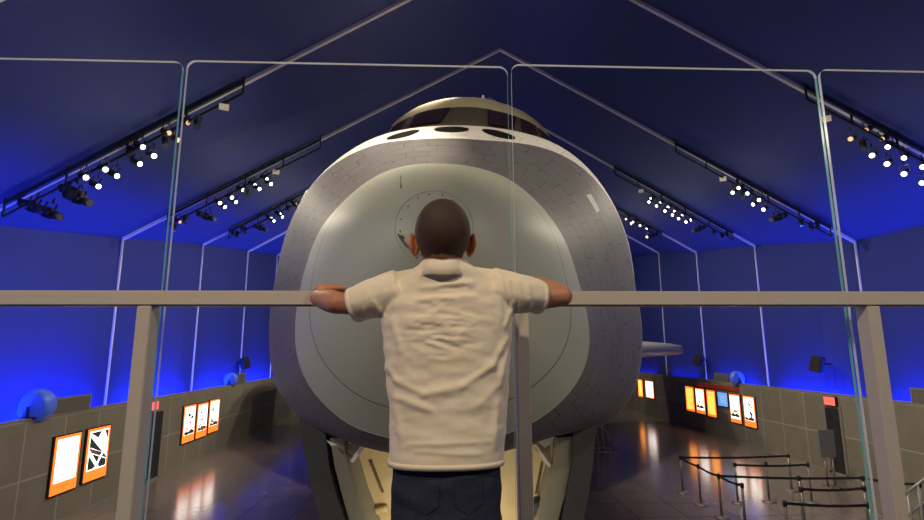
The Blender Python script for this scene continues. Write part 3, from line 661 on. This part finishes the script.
d = curtain('nose_gear_door', [(573, 428), (572, 462), (566, 497), (561, 524), (550, 552)], [(597, 422), (593, 462), (589, 494), (583, 524), (573, 552)], 7.1, 8.9, DARKD)
curtain('door_liner', [(556, 438), (553, 464), (545, 496), (537, 524), (528, 552)], [(573, 436), (571, 464), (565, 495), (557, 524), (546, 552)], 7.15, 8.7, OLIVE, d)
# liner of the bay: cream panels with a slot and a hanging lip
bm = bmesh.new()
def quadslab(bm, pts, Y0, th, mi=0):
    A = [bm.verts.new(at(*p, Y0)) for p in pts]; B = [bm.verts.new(v.co+Vector((0, th, 0))) for v in A]; n = len(A)
    bm.faces.new(A).material_index = mi; bm.faces.new(B[::-1]).material_index = mi
    for i in range(n): bm.faces.new((A[i], A[(i+1) % n], B[(i+1) % n], B[i])).material_index = mi
quadslab(bm, [(343, 446), (420, 440), (428, 552), (372, 552), (356, 495)], 7.75, .1); quadslab(bm, [(470, 440), (556, 446), (548, 495), (534, 552), (462, 552)], 7.75, .1)
bay = link('gear_bay_liner', bm, CREAM, orb)
bm = bmesh.new(); quadslab(bm, [(369, 461), (372, 460), (384, 492), (382, 493)], 7.73, .03); quadslab(bm, [(541, 462), (543, 462), (537, 494), (535, 494)], 7.73, .03); link('slot', bm, pm('slot_dark', (.12, .08, .04), .7), bay)
bm = bmesh.new(); tube(bm, [at(352+x*1.0, 512+3*math.sin(x/7), 7.7) for x in range(0, 40, 4)], .05, 8); tube(bm, [at(345, 465, 7.7), at(355, 490, 7.7), at(368, 520, 7.7)], .035, 8); tube(bm, [at(553, 468, 7.7), at(545, 492, 7.7), at(536, 520, 7.7)], .035, 8); link('bay_pipe', bm, CREAM, bay)
for q in ([(344, 446), (371, 438), (352, 462)], [(371, 440), (393, 444), (380, 452)], [(531, 437), (550, 446), (552, 466)]):
    bm = bmesh.new(); quadslab(bm, q, 7.2, .06); link('hinge_bracket', bm, pm('bracket_brown', (.16, .13, .08), .5), orb)
for q in ([(366, 437), (370, 440), (353, 463), (350, 461)], [(371, 439), (388, 443), (392, 446), (372, 443)], [(326, 440), (338, 445), (331, 446)], [(356, 435), (362, 437), (360, 439)], [(531.5, 436), (546.5, 428), (556, 432), (552, 443), (545, 448)], [(553, 424), (561, 421), (560, 426)], [(531, 445), (534, 445), (551, 465), (549, 468)]):
    bm = bmesh.new(); quadslab(bm, q, 6.95, .03); link('access_flap', bm, WPL, orb)
bm = bmesh.new(); tube(bm, [(.28, 7.95, 3.2), (.28, 7.9, .75)], [.14, .11], 16); tube(bm, [(.28, 7.9, .9), (.28, 7.4, 2.2)], .05, 10); link('gear_leg', bm, pm('gear_white', (.6, .58, .52), .4), orb)
TY = pm('tyre', (.02, .02, .02), .8)
for q in (-1, 1):
    bm = bmesh.new(); tube(bm, [(.28+q*x, 7.9, .42) for x in (.12, .15, .24, .33, .36)], [.26, .38, .42, .38, .26], 28); link('nose_wheel', bm, TY, orb)
bm = bmesh.new(); ball(bm, at(538, 508, 7.5), (.11, .11, .16)); tube(bm, [at(535, 500, 7.5), at(541, 522, 7.5)], .05, 8); link('latch', bm, M['black'], orb)
# main gear far under the wings, standing on the floor
bm = bmesh.new()
for x in (-.7, 4.9):
    tube(bm, [(x, 24, 3.9), (x, 24, .6)], .16, 12); tube(bm, [(x-.35, 24, .55), (x-.3, 24, .55), (x+.3, 24, .55), (x+.35, 24, .55)], [.4, .55, .55, .4], 24)
link('main_gear', bm, TY, orb)
# ------------------------------------------------------------------ trestle beyond the gear doors
p = atZ(607, 452); t = thing('trestle_stand', 'low metal trestle on the dark floor just right of the gear doors', 'stand', p)
a, b = atZ(596, 452), atZ(621, 452.5); dv = Vector((0, .9, 0))
bm = bmesh.new()
for q in (a, b): bar(bm, q, q+dv, .05, .05)
bar(bm, a, b, .05, .05); bar(bm, a+dv, b+dv, .05, .05); link('base', bm, M['steel'], t)
for k in range(5):
    q = a.lerp(b, k/4)+dv*.5; bm = bmesh.new(); hh = lerp(1.5, .15, k/4); bar(bm, q-dv*.0, Vector((q.x-.1, q.y, hh+.1)), .04, .04, upv=(0, 1, 0)); link('upright', bm, M['steel'], t)
bm = bmesh.new(); bar(bm, a+dv*.5+Vector((0, 0, 1.6)), b+dv*.5+Vector((0, 0, .05)), .06, .05); link('sloping_rail', bm, M['steel'], t)
# ------------------------------------------------------------------ stanchions and belts
ST = [((683, 493), 'at the left corner of the queue'), ((701, 505), 'second along the slanting belt'), ((722, 518), 'third along the slanting belt'), ((738, 503), 'behind the tall near post, in the orange floor reflection'),
      ((746, 531), 'tallest looking, nearest the middle of the queue'), ((769.5, 502), 'on the white floor reflection'), ((792, 491), 'at the back, below the last display'), ((812, 503), 'in front of the grey sign stand'),
      ((803.5, 521), 'right of the middle of the queue, under the long belt'), ((790, 555), 'lowest in view, only its top showing'), ((868, 521), 'at the right end of the long belt'), ((870, 535), 'behind the right guardrail post'), ((926, 530), 'at the right edge of view'), ((806, 536), 'in front of the one under the long belt'), ((876, 558), 'low behind the right guardrail post')]
pos = []
for (p, lab) in ST:
    q = atZ(*p); pos.append(q); t = thing('stanchion', 'slim grey queue post ' + lab, 'stanchion', q, 'queue posts')
    bm = bmesh.new(); tube(bm, [q+Vector((0, 0, z)) for z in (0, .02, .035, .06)], [.17, .17, .12, .04], 20); link('base', bm, M['steel'], t)
    bm = bmesh.new(); tube(bm, [q+Vector((0, 0, .05)), q+Vector((0, 0, .92))], .028, 12); link('pole', bm, M['steel'], t)
    bm = bmesh.new(); tube(bm, [q+Vector((0, 0, z)) for z in (.90, .91, 1.0, 1.01)], [.03, .042, .042, .03], 12); link('belt_head', bm, M['black'], t)
for i, j, lab in ((0, 6, 'long black belt along the back of the queue'), (0, 1, 'black belt at the start of the slanting row'), (1, 2, 'black belt in the middle of the slanting row'), (2, 4, 'black belt ending at the nearest tall post'),
                  (3, 7, 'black belt running to the post before the sign stand'), (2, 10, 'longest black belt running right from the third slanting post'), (13, 11, 'short black belt below the long one, heading right to the guardrail post'), (9, 14, 'lowest black belt near the bottom edge'), (10, 12, 'black belt seen right of the right guardrail post')):
    a, b = pos[i]+Vector((0, 0, .955)), pos[j]+Vector((0, 0, .955)); dd = (b-a).normalized()*.045
    bm = bmesh.new(); n = 8; P = [(a+dd).lerp(b-dd, k/n)-Vector((0, 0, .03*math.sin(math.pi*k/n))) for k in range(n+1)]
    for u, v in zip(P, P[1:]): bar(bm, u, v, .006, .055)
    tag(link('queue_belt', bm, M['belt']), lab, 'belt', 'queue belts')
# grey sign stand before the doorway
q = atZ(827, 487); t = thing('sign_stand', 'grey panel sign on two thin legs before the dark doorway', 'sign', q)
tl = at(817.5, 430, q.y); br_ = at(836, 457, q.y)
bm = bmesh.new(); box(bm, tl.x, br_.x, q.y-.03, q.y+.03, br_.z, tl.z); link('panel', bm, pm('sign_grey', (.16, .155, .16), .5), t)
for x in (tl.x+.12, br_.x-.12):
    bm = bmesh.new(); tube(bm, [(x, q.y, .02), (x, q.y, br_.z)], .03, 8); box(bm, x-.05, x+.05, q.y-.2, q.y+.2, 0, .03); link('leg', bm, M['steel'], t)
# steel ramp railing, bottom right
q = atZ(914, 560); t = thing('ramp_railing', 'pale steel ramp railing at the bottom right corner', 'railing', q)
RM = pm('ramp_steel', (.30, .31, .27), .4, metal=.3)
D_ = 9.5; f_ = lambda x, y: at(x, y, D_)
for k, x in enumerate((907, 917, 930)):
    a = f_(x, [492, 484, 474][k]); bm = bmesh.new(); tube(bm, [(a.x, a.y, 0), a], .028, 10); link('post', bm, RM, t)
for dz in (0, -.35, -.6):
    a, b = f_(905, 494)+Vector((0, 0, dz)), f_(940, 467)+Vector((0, 0, dz)); bm = bmesh.new(); tube(bm, [a, b], .025, 10); link('handrail', bm, RM, t)
# ------------------------------------------------------------------ viewing platform, guardrail, glass
PZ = 3.09
bm = bmesh.new(); box(bm, -5, 5, -3.5, 1.70, PZ-.25, PZ); struct(link('floor_platform', bm, M['platform']))
bm = bmesh.new()
for x in (-4.6, 4.6):
    for y in (-3.2, 1.4): box(bm, x-.1, x+.1, y-.1, y+.1, 0, PZ-.25)
struct(link('trim_40', bm, M['platform']))
gr = thing('guardrail', 'square section painted metal guardrail the boy holds on to', 'guardrail', (.25, 1.62, PZ))
bm = bmesh.new(); box(bm, -4.5, 4.5, 1.60, 1.645, 4.134, 4.180); bmesh.ops.bevel(bm, geom=bm.edges[:], offset=.004, segments=2, affect='EDGES'); link('top_rail', bm, M['rail'], gr)
PX = [-3.13, -2.01, -.887, .256, 1.385, 2.52, 3.65]
for x in PX:
    bm = bmesh.new(); box(bm, x-.021, x+.021, 1.602, 1.655, PZ, 4.134); bmesh.ops.bevel(bm, geom=bm.edges[:], offset=.003, segments=1, affect='EDGES'); link('post', bm, M['rail'], gr)
    bm = bmesh.new(); box(bm, x-.06, x+.06, 1.575, 1.67, PZ, PZ+.012); link('foot_plate', bm, M['rail'], gr)
names = ['far left pane of clear glass, outside the left guardrail post', 'clear glass pane standing before the left half of the orbiter', 'clear glass pane standing before the right half of the orbiter', 'far right pane of clear glass, outside the right guardrail post']
xs = [-2.05, -.89, .247, 1.387, 2.53]
for k in range(4):
    x0, x1 = xs[k]+.007, xs[k+1]-.007; bm = bmesh.new(); zt = [4.995, 5.0, 5.01, 5.015][k]
    n = 5; r_ = .03; pts = [(x0, PZ+.03), (x1, PZ+.03)] + [(x1-r_+r_*math.cos(a), zt-r_+r_*math.sin(a)) for a in [math.pi/2*j/n for j in range(n+1)]] + [(x0+r_-r_*math.sin(a), zt-r_+r_*math.cos(a)) for a in [math.pi/2*j/n for j in range(n+1)]]
    y0, y1 = 1.709, 1.721
    A = [bm.verts.new((x, y0, z)) for x, z in pts]; B = [bm.verts.new((x, y1, z)) for x, z in pts]; L = len(A)
    bm.faces.new(A).material_index = 0; bm.faces.new(B[::-1]).material_index = 0
    for i in range(L):
        f = bm.faces.new((A[i], A[(i+1) % L], B[(i+1) % L], B[i])); f.material_index = 2 if abs(f.normal.z) > .1 or A[i].co.z > 4.99-.03 else 1
    bm.normal_update(); tag(link('glass_barrier', bm, [M['glass'], M['glass_edge'], M['glass_top']]), names[k], 'glass panel', 'glass panes of the viewing platform')
t = thing('glass_channel', 'metal floor channel holding the glass panes at the platform edge', 'channel', (0, 1.715, PZ))
for y0, y1 in ((1.69, 1.707), (1.723, 1.74)):
    bm = bmesh.new(); box(bm, -4.5, 4.5, y0, y1, PZ-.25, PZ+.1); link('side', bm, M['rail'], t)
bm = bmesh.new(); box(bm, -4.5, 4.5, 1.707, 1.723, PZ-.25, PZ+.028); link('bed', bm, M['rail'], t)
# ------------------------------------------------------------------ the boy
boy = thing('person', 'boy in a cream polo shirt and dark jeans, arms spread along the guardrail', 'person', (.015, 1.42, PZ))
def skin_mat(name, c1, c2):
    m, nt, b = new_mat(name); n = nt.nodes.new('ShaderNodeTexNoise'); n.inputs['Scale'].default_value = 14; tc = nt.nodes.new('ShaderNodeTexCoord'); nt.links.new(tc.outputs['Object'], n.inputs['Vector'])
    mx = nt.nodes.new('ShaderNodeMix'); mx.data_type = 'RGBA'; mx.inputs[6].default_value = (*c1, 1); mx.inputs[7].default_value = (*c2, 1); nt.links.new(n.outputs['Fac'], mx.inputs[0]); nt.links.new(mx.outputs[2], b.inputs['Base Color'])
    b.inputs['Roughness'].default_value = .5; b.inputs['Subsurface Weight'].default_value = .12; b.inputs['Subsurface Radius'].default_value = (.02, .008, .004); b.inputs['Subsurface Scale'].default_value = .4
    return m
SKIN = skin_mat('skin', (.40, .18, .10), (.50, .235, .13))
CX = .008
LS, RS = Vector((CX-.118, 1.405, 4.125)), Vector((CX+.128, 1.405, 4.125))
LE, RE = at(338, 303, 1.44), at(562, 296, 1.45)
LW, RW = at(318, 298.5, 1.56), Vector((.295, 1.56, 4.197))
LW.z += .002
bm = bmesh.new()
HC = Vector((CX, 1.375, 4.291))
# skull, jaw, face
ball(bm, HC+Vector((0, 0, .020)), (.0725, .088, .0895), 3); ball(bm, HC+Vector((0, .028, -.035)), (.058, .062, .066), 3); ball(bm, HC+Vector((0, .045, -.072)), (.036, .035, .026), 3)
ball(bm, HC+Vector((0, .095, -.028)), (.011, .014, .016)); ball(bm, HC+Vector((0, .086, -.012)), (.008, .012, .022))
ball(bm, HC+Vector((0, .083, -.053)), (.021, .010, .006)); ball(bm, HC+Vector((0, .081, -.061)), (.018, .010, .006))
for s in (-1, 1):
    ball(bm, HC+Vector((s*.028, .078, .010)), (.022, .010, .007))
    ball(bm, HC+Vector((s*.035, .07, -.03)), (.022, .016, .02))
# neck, trunk
chain(bm, [(CX, 1.372, 4.27), (CX, 1.378, 4.21), (CX, 1.395, 4.15)], [.049, .046, .052])
for z, rx, ry in ((4.11, .105, .06), (4.02, .115, .07), (3.92, .112, .068), (3.82, .105, .064), (3.73, .108, .07)): ball(bm, (CX, 1.405, z), (rx, ry, .075), 3)
# arms
chain(bm, [LS, LS.lerp(LE, .5)+Vector((0, -.004, -.002)), LE], [.042, .034, .029]); chain(bm, [LE, LE.lerp(LW, .35), LW], [.031, .033, .025])
chain(bm, [RS, RS.lerp(RE, .5), RE], [.042, .034, .029]); chain(bm, [RE, RE.lerp(RW, .35), RW], [.031, .031, .024])
# legs
for s in (-1, 1): chain(bm, [(CX+s*.055, 1.41, 3.70), (CX+s*.06, 1.40, 3.45), (CX+s*.062, 1.415, 3.40), (CX+s*.062, 1.42, 3.18)], [.066, .046, .044, .028]); chain(bm, [(CX+s*.062, 1.405, 3.13), (CX+s*.068, 1.52, 3.115)], [.03, .02])
# hands close over the rail: palm on top, fingers over the far side, thumb on the near side
def hand(w_, s):
    top = 4.180; px_ = w_.x+s*.020; y0 = 1.602
    ball(bm, (px_, y0+.006, top+.0105), (.037, .030, .0125), 3); ball(bm, (px_-s*.010, y0-.019, top+.001), (.030, .019, .019), 3)
    for k in range(4):
        x = px_ - s*(.029-.0190*k); L = (.8, 1.0, 1.06, .92)[k]; r_ = (.0083, .0092, .0095, .0092)[k]
        chain(bm, [(x, y0+.016, top+.0125), (x+s*.001, y0+.044, top+.010), (x+s*.002, y0+.054, top-.010*L), (x+s*.003, y0+.052, top-.032*L)], [r_*1.12, r_, r_*.95, r_*.82], 10, 3)
    chain(bm, [(px_+s*.004, y0-.020, top+.004), (px_+s*.030, y0-.016, top+.007), (px_+s*.050, y0-.010, top+.006)], [.0135, .0112, .009], 10, 3)
hand(LW, 1); hand(RW, -1)
body = link('body', fuse(bm, .0042, 4, .5), SKIN, boy, True)
# ears
for s in (-1, 1):
    bm = bmesh.new(); rot = Matrix.Rotation(R(s*28), 4, 'Z') @ Matrix.Rotation(R(s*8), 4, 'Y')
    ball(bm, HC+Vector((s*.0805, .010, -.008)), (.0085, .019, .031), 3, rot); ball(bm, HC+Vector((s*.0735, .014, -.030)), (.008, .012, .014), 3)
    ball(bm, HC+Vector((s*.070, .016, -.012)), (.010, .012, .02), 3)
    link('ear', fuse(bm, .0025, 3, .5), skin_mat('ear_skin', (.50, .17, .085), (.58, .22, .11)), boy, True)
for s in (-1, 1):
    bm = bmesh.new(); ball(bm, HC+Vector((s*.028, .080, -.002)), (.012, .008, .007), 3); e = link('eye', bm, pm('eye_white', (.8, .78, .75), .2), boy, True)
    bm = bmesh.new(); ball(bm, HC+Vector((s*.028, .0858, -.002)), (.0052, .003, .0052), 3); link('iris', bm, pm('iris', (.06, .03, .02), .15), e, True)
bm = bmesh.new(); ball(bm, HC+Vector((0, .0885, -.0565)), (.019, .006, .0035), 3); link('lips', bm, pm('lips', (.45, .14, .11), .4), boy, True)
# close-cropped hair: a thin shell over the skull with its hairline at the nape and round the ears
bm = bmesh.new(); ball(bm, HC+Vector((0, -.001, .021)), (.0755, .0905, .092), 5)
cut = []
for v in bm.verts:
    p = v.co-HC
    lim = -.052 if p.y < -.01 else lerp(-.052, .055, min(1, max(0, (p.y+.01)/.085)))
    if abs(p.x) > .058 and -.012 < p.y < .03: lim = max(lim, .006)
    if p.z < lim: cut.append(v)
    else:
        n_ = noise.noise(v.co*220)*.0006; v.co += p.normalized()*n_
bmesh.ops.delete(bm, geom=cut, context='VERTS'); bmesh.ops.solidify(bm, geom=bm.faces[:], thickness=.003)
hm, nt, b = new_mat('cropped_hair'); tc = nt.nodes.new('ShaderNodeTexCoord'); n = nt.nodes.new('ShaderNodeTexNoise'); n.inputs['Scale'].default_value = 260; n.inputs['Detail'].default_value = 3
mx = nt.nodes.new('ShaderNodeMix'); mx.data_type = 'RGBA'; mx.inputs[6].default_value = (.013, .007, .0045, 1); mx.inputs[7].default_value = (.06, .029, .016, 1)
nt.links.new(tc.outputs['Object'], n.inputs['Vector']); nt.links.new(n.outputs['Fac'], mx.inputs[0]); nt.links.new(mx.outputs[2], b.inputs['Base Color']); b.inputs['Roughness'].default_value = .75
bp = nt.nodes.new('ShaderNodeBump'); bp.inputs['Strength'].default_value = .5; bp.inputs['Distance'].default_value = .001; nt.links.new(n.outputs['Fac'], bp.inputs['Height']); nt.links.new(bp.outputs[0], b.inputs['Normal'])
b.inputs['Sheen Weight'].default_value = .2; b.inputs['Sheen Tint'].default_value = (.5, .3, .2, 1)
link('hair', bm, hm, boy, True)
# shirt
def ringloft(bm, secs, n=48, p=2.3):
    rows = []
    for (cx, cy, z, rx, ry) in secs:
        row = []
        for k in range(n):
            a = 2*math.pi*k/n; c, s = math.cos(a), math.sin(a)
            row.append(bm.verts.new((cx+rx*math.copysign(abs(c)**(2/p), c), cy+ry*math.copysign(abs(s)**(2/p), s), z)))
        rows.append(row)
    for a, b in zip(rows, rows[1:]):
        for k in range(n): bm.faces.new((a[k], a[(k+1) % n], b[(k+1) % n], b[k]))
    bm.faces.new(rows[0][::-1]); bm.faces.new(rows[-1])
def E_(yl, l, r_, ry, yc=1.405):
    a, b = at(l, yl, 1.39), at(r_, yl, 1.39); return ((a.x+b.x)/2, yc, (a.z+b.z)/2, (b.x-a.x)/2, ry)
bm = bmesh.new()
ringloft(bm, [E_(464, 388, 504, .088), E_(455, 388.5, 504.5, .088), E_(418, 390, 507, .086), E_(395, 387.5, 508.5, .086), E_(350, 383, 511, .087), E_(322, 382, 513, .087), E_(305, 383, 512, .084), E_(292, 387, 508, .076), E_(281, 396, 496, .070, 1.400), E_(273, 408, 483, .066, 1.393), E_(266, 419, 470, .060, 1.388), E_(262, 422, 467, .055, 1.385)])
def sleeve(a, m_, b, ra, rm, rb):
    tube(bm, [a, a.lerp(m_, .5), m_, m_.lerp(b, .5), b], [ra, (ra+rm)/2, rm, (rm+rb)/2, rb], 28)
lS = at(400, 291, 1.405); lM = at(372, 299, 1.41); lH = at(354, 305, 1.425)
sleeve(lS, lM, lH, .060, .052, .046)
rS = at(492, 290, 1.405); rM = at(522, 294, 1.41); rH = at(540, 297.5, 1.43)
sleeve(rS, rM, rH, .060, .052, .044)
# shoulder yoke keeps the slope from collar to sleeve
chain(bm, [at(424, 274, 1.39), at(398, 283, 1.395), at(372, 293, 1.405)], [.020, .030, .038]); chain(bm, [at(466, 274, 1.39), at(494, 281, 1.395), at(520, 290, 1.405)], [.020, .030, .038])
sb = fuse(bm, .0045, 6, .5)
# cloth folds, each a ridge between two points on the back: (x0, z0, x1, z1, width, height)
def XZ(px, py): q = at(px, py, 1.32); return q.x, q.z
FOLD = []
def fold(a, b, w_, h): FOLD.append((*XZ(*a), *XZ(*b), w_, h))
fold((418, 300), (475, 296), .008, .006); fold((424, 287), (470, 283), .010, .008); fold((441, 288), (466, 286), .005, -.0055)
fold((508, 338), (492, 366), .008, .006); fold((492, 366), (462, 386), .010, .007); fold((462, 386), (425, 394), .011, .006); fold((425, 394), (396, 382), .010, .006); fold((396, 382), (386, 366), .008, .005)
fold((508, 352), (500, 385), .008, .006); fold((500, 385), (474, 408), .012, .004); fold((396, 398), (430, 410), .010, .006); fold((395, 400), (400, 440), .010, .006)
fold((408, 445), (490, 442), .006, .003); fold((415, 452), (480, 455), .004, .0025); fold((498, 405), (494, 450), .010, .006); fold((392, 320), (400, 350), .010, .006)
fold((384, 284), (378, 318), .007, .005); fold((366, 290), (362, 320), .006, .004); fold((372, 300), (384, 316), .005, .005)
fold((510, 280), (517, 318), .006, .006); fold((520, 282), (527, 316), .005, .006); fold((530, 284), (534, 312), .005, .005); fold((503, 276), (509, 312), .007, .005); fold((515, 300), (506, 326), .006, .007)
fold((396, 285), (392, 318), .006, .003); fold((500, 288), (502, 318), .006, .003)
sb.normal_update()
for v in sb.verts:
    x, y, z = v.co; back = max(0, min(1, (1.44-y)/.05)); d = 0
    for (x0, z0, x1, z1, w_, h) in FOLD:
        dx, dz = x1-x0, z1-z0; L2 = dx*dx+dz*dz; t = max(0, min(1, ((x-x0)*dx+(z-z0)*dz)/L2)); q = ((x-x0-dx*t)**2+(z-z0-dz*t)**2)
        if q < (3*w_)**2: d += h*math.exp(-q/(w_*w_))*(.6+.4*math.sin(math.pi*t))
    n1 = noise.noise(Vector((x*16, y*16, z*34)))*.0035 + noise.noise(Vector((x*50+4, y*50, z*70)))*.0010
    wq = noise.noise(Vector((x*9, 3.1, z*9)))*.02; mk = math.exp(-(((x-.01)/.085)**2+((z-4.055)/.075)**2)**1.5)
    rd = 1-abs(noise.noise(Vector((x*13+7, 1.7, (z+wq+x*.12)*62))))*2.6; rd2 = 1-abs(noise.noise(Vector((x*30+2, 5.7, (z-x*.25+wq)*80))))*2.4
    d += mk*(.0048*rd+.0022*rd2)
    hem = min(1, max(0, (z-3.725)/.03))
    v.co += v.normal*(d*back+n1*hem+.001)
bmesh.ops.smooth_vert(sb, verts=sb.verts, factor=.4)
sm, nt, b = new_mat('cream_cotton'); tc = nt.nodes.new('ShaderNodeTexCoord'); n = nt.nodes.new('ShaderNodeTexNoise'); n.inputs['Scale'].default_value = 900; nt.links.new(tc.outputs['Object'], n.inputs['Vector'])
bp = nt.nodes.new('ShaderNodeBump'); bp.inputs['Strength'].default_value = .25; bp.inputs['Distance'].default_value = .001; nt.links.new(n.outputs['Fac'], bp.inputs['Height']); nt.links.new(bp.outputs[0], b.inputs['Normal'])
b.inputs['Base Color'].default_value = (.80, .72, .57, 1); b.inputs['Roughness'].default_value = .85; b.inputs['Sheen Weight'].default_value = .15; b.inputs['Specular IOR Level'].default_value = .2
shirt = link('shirt', sb, sm, boy, True)
# collar: a folded band round the neck, open at the throat
bm = bmesh.new(); rows = []
for j, (dr, dz) in enumerate(((0, .024), (.003, .028), (.007, .024), (.011, .010), (.0145, -.010), (.0115, -.012), (.006, .002), (.002, .010))):
    row = []
    for k in range(45):
        a = R(100)+R(340)*k/44; a = -R(90)+ (k/44-.5)*R(320)
        x, y = math.cos(a), math.sin(a); droop = -.018*max(0, y)
        row.append(bm.verts.new((CX+(.055+dr)*x, 1.380+(.058+dr)*y, 4.203+dz+droop-.006*(abs(x))+.003*math.sin(a*5))))
    rows.append(row)
for a, b_ in zip(rows, rows[1:]+rows[:1]):
    for k in range(44): bm.faces.new((a[k], a[k+1], b_[k+1], b_[k])).smooth = True
bm.faces.new([r_[0] for r_ in rows]); bm.faces.new([r_[-1] for r_ in rows]); link('collar', bm, sm, shirt)
# stitched hems at the waist and the sleeve ends
bm = bmesh.new(); a = E_(464, 388, 504, .088); n = 64; hr = []
for dz, e in ((0, .001), (.0, .0018), (.014, .0018), (.014, .001)):
    hr.append([bm.verts.new((a[0]+(a[3]+e)*math.copysign(abs(math.cos(q))**(2/2.3), math.cos(q)), a[1]+(a[4]+e)*math.copysign(abs(math.sin(q))**(2/2.3), math.sin(q)), a[2]+dz-.002)) for q in [2*math.pi*k/n for k in range(n)]])
for u, v in zip(hr, hr[1:]+hr[:1]):
    for k in range(n): bm.faces.new((u[k], u[(k+1) % n], v[(k+1) % n], v[k])).smooth = True
link('hem', bm, sm, shirt)
for m_, h_, r_ in ((lM, lH, .0475), (rM, rH, .0455)):
    bm = bmesh.new(); dd = (h_-m_).normalized(); tube(bm, [h_-dd*.010, h_+dd*.002], [r_+.002, r_+.0005], 28); link('cuff', bm, sm, shirt)
# jeans
bm = bmesh.new(); ringloft(bm, [E_(552, 391, 503, .084), E_(520, 390, 503, .084), E_(485, 391, 502, .080), E_(462, 394, 499, .074), E_(452, 398, 495, .07)], p=2.4)
for s in (-1, 1): chain(bm, [(CX+.01+s*.068, 1.41, 3.60), (CX+.01+s*.070, 1.405, 3.44), (CX+s*.068, 1.41, 3.28), (CX+s*.066, 1.415, 3.16)], [.074, .062, .054, .052])
jb = fuse(bm, .006, 4, .5); jb.normal_update()
for v in jb.verts:
    v.co += v.normal*(noise.noise(Vector((v.co.x*14, v.co.y*14, v.co.z*30)))*.006)
jm = pm('dark_denim', (.010, .016, .040), .85, nz=.35, ns=60, bump=.2)
jeans = link('jeans', jb, jm, boy, True)
from mathutils.bvhtree import BVHTree
tb = bmesh.new(); tb.from_mesh(jeans.data); tree = BVHTree.FromBMesh(tb)
for s in (-1, 1):
    bm = bmesh.new(); cx = CX+.012+s*.052; g = []
    for i in range(9):
        row = []
        for j in range(9):
            u, v = j/8*2-1, i/8; x = cx+u*.034; z = 3.69-v*(.078-.020*abs(u)); hit = tree.ray_cast(Vector((x, 1.2, z)), Vector((0, 1, 0)))[0]
            row.append(bm.verts.new(hit-Vector((0, .0022, 0))))
        g.append(row)
    for a, b_ in zip(g, g[1:]):
        for k in range(8): bm.faces.new((a[k], a[k+1], b_[k+1], b_[k])).smooth = True
    bmesh.ops.recalc_face_normals(bm, faces=bm.faces); link('pocket', bm, jm, jeans, True, normals=False)
tb.free()
SH = pm('shoe', (.03, .03, .035), .6); SO = pm('sole', (.5, .5, .48), .7)
for s in (-1, 1):
    bm = bmesh.new(); x = CX+s*.068; ball(bm, (x, 1.43, PZ+.045), (.038, .055, .042), 3); ball(bm, (x+s*.004, 1.50, PZ+.035), (.04, .06, .028), 3); chain(bm, [(x, 1.41, PZ+.05), (x, 1.41, PZ+.085)], [.04, .042])
    sh = link('shoe', fuse(bm, .005, 3), SH, boy, True)
    bm = bmesh.new(); tube(bm, [(0, 0, 0), (0, 0, .016)], [.5, .5], 24); bmesh.ops.transform(bm, matrix=Matrix.Translation((x+s*.002, 1.465, PZ)) @ Matrix.Diagonal((.088, .205, 1, 1)), verts=bm.verts); link('sole', bm, SO, sh)
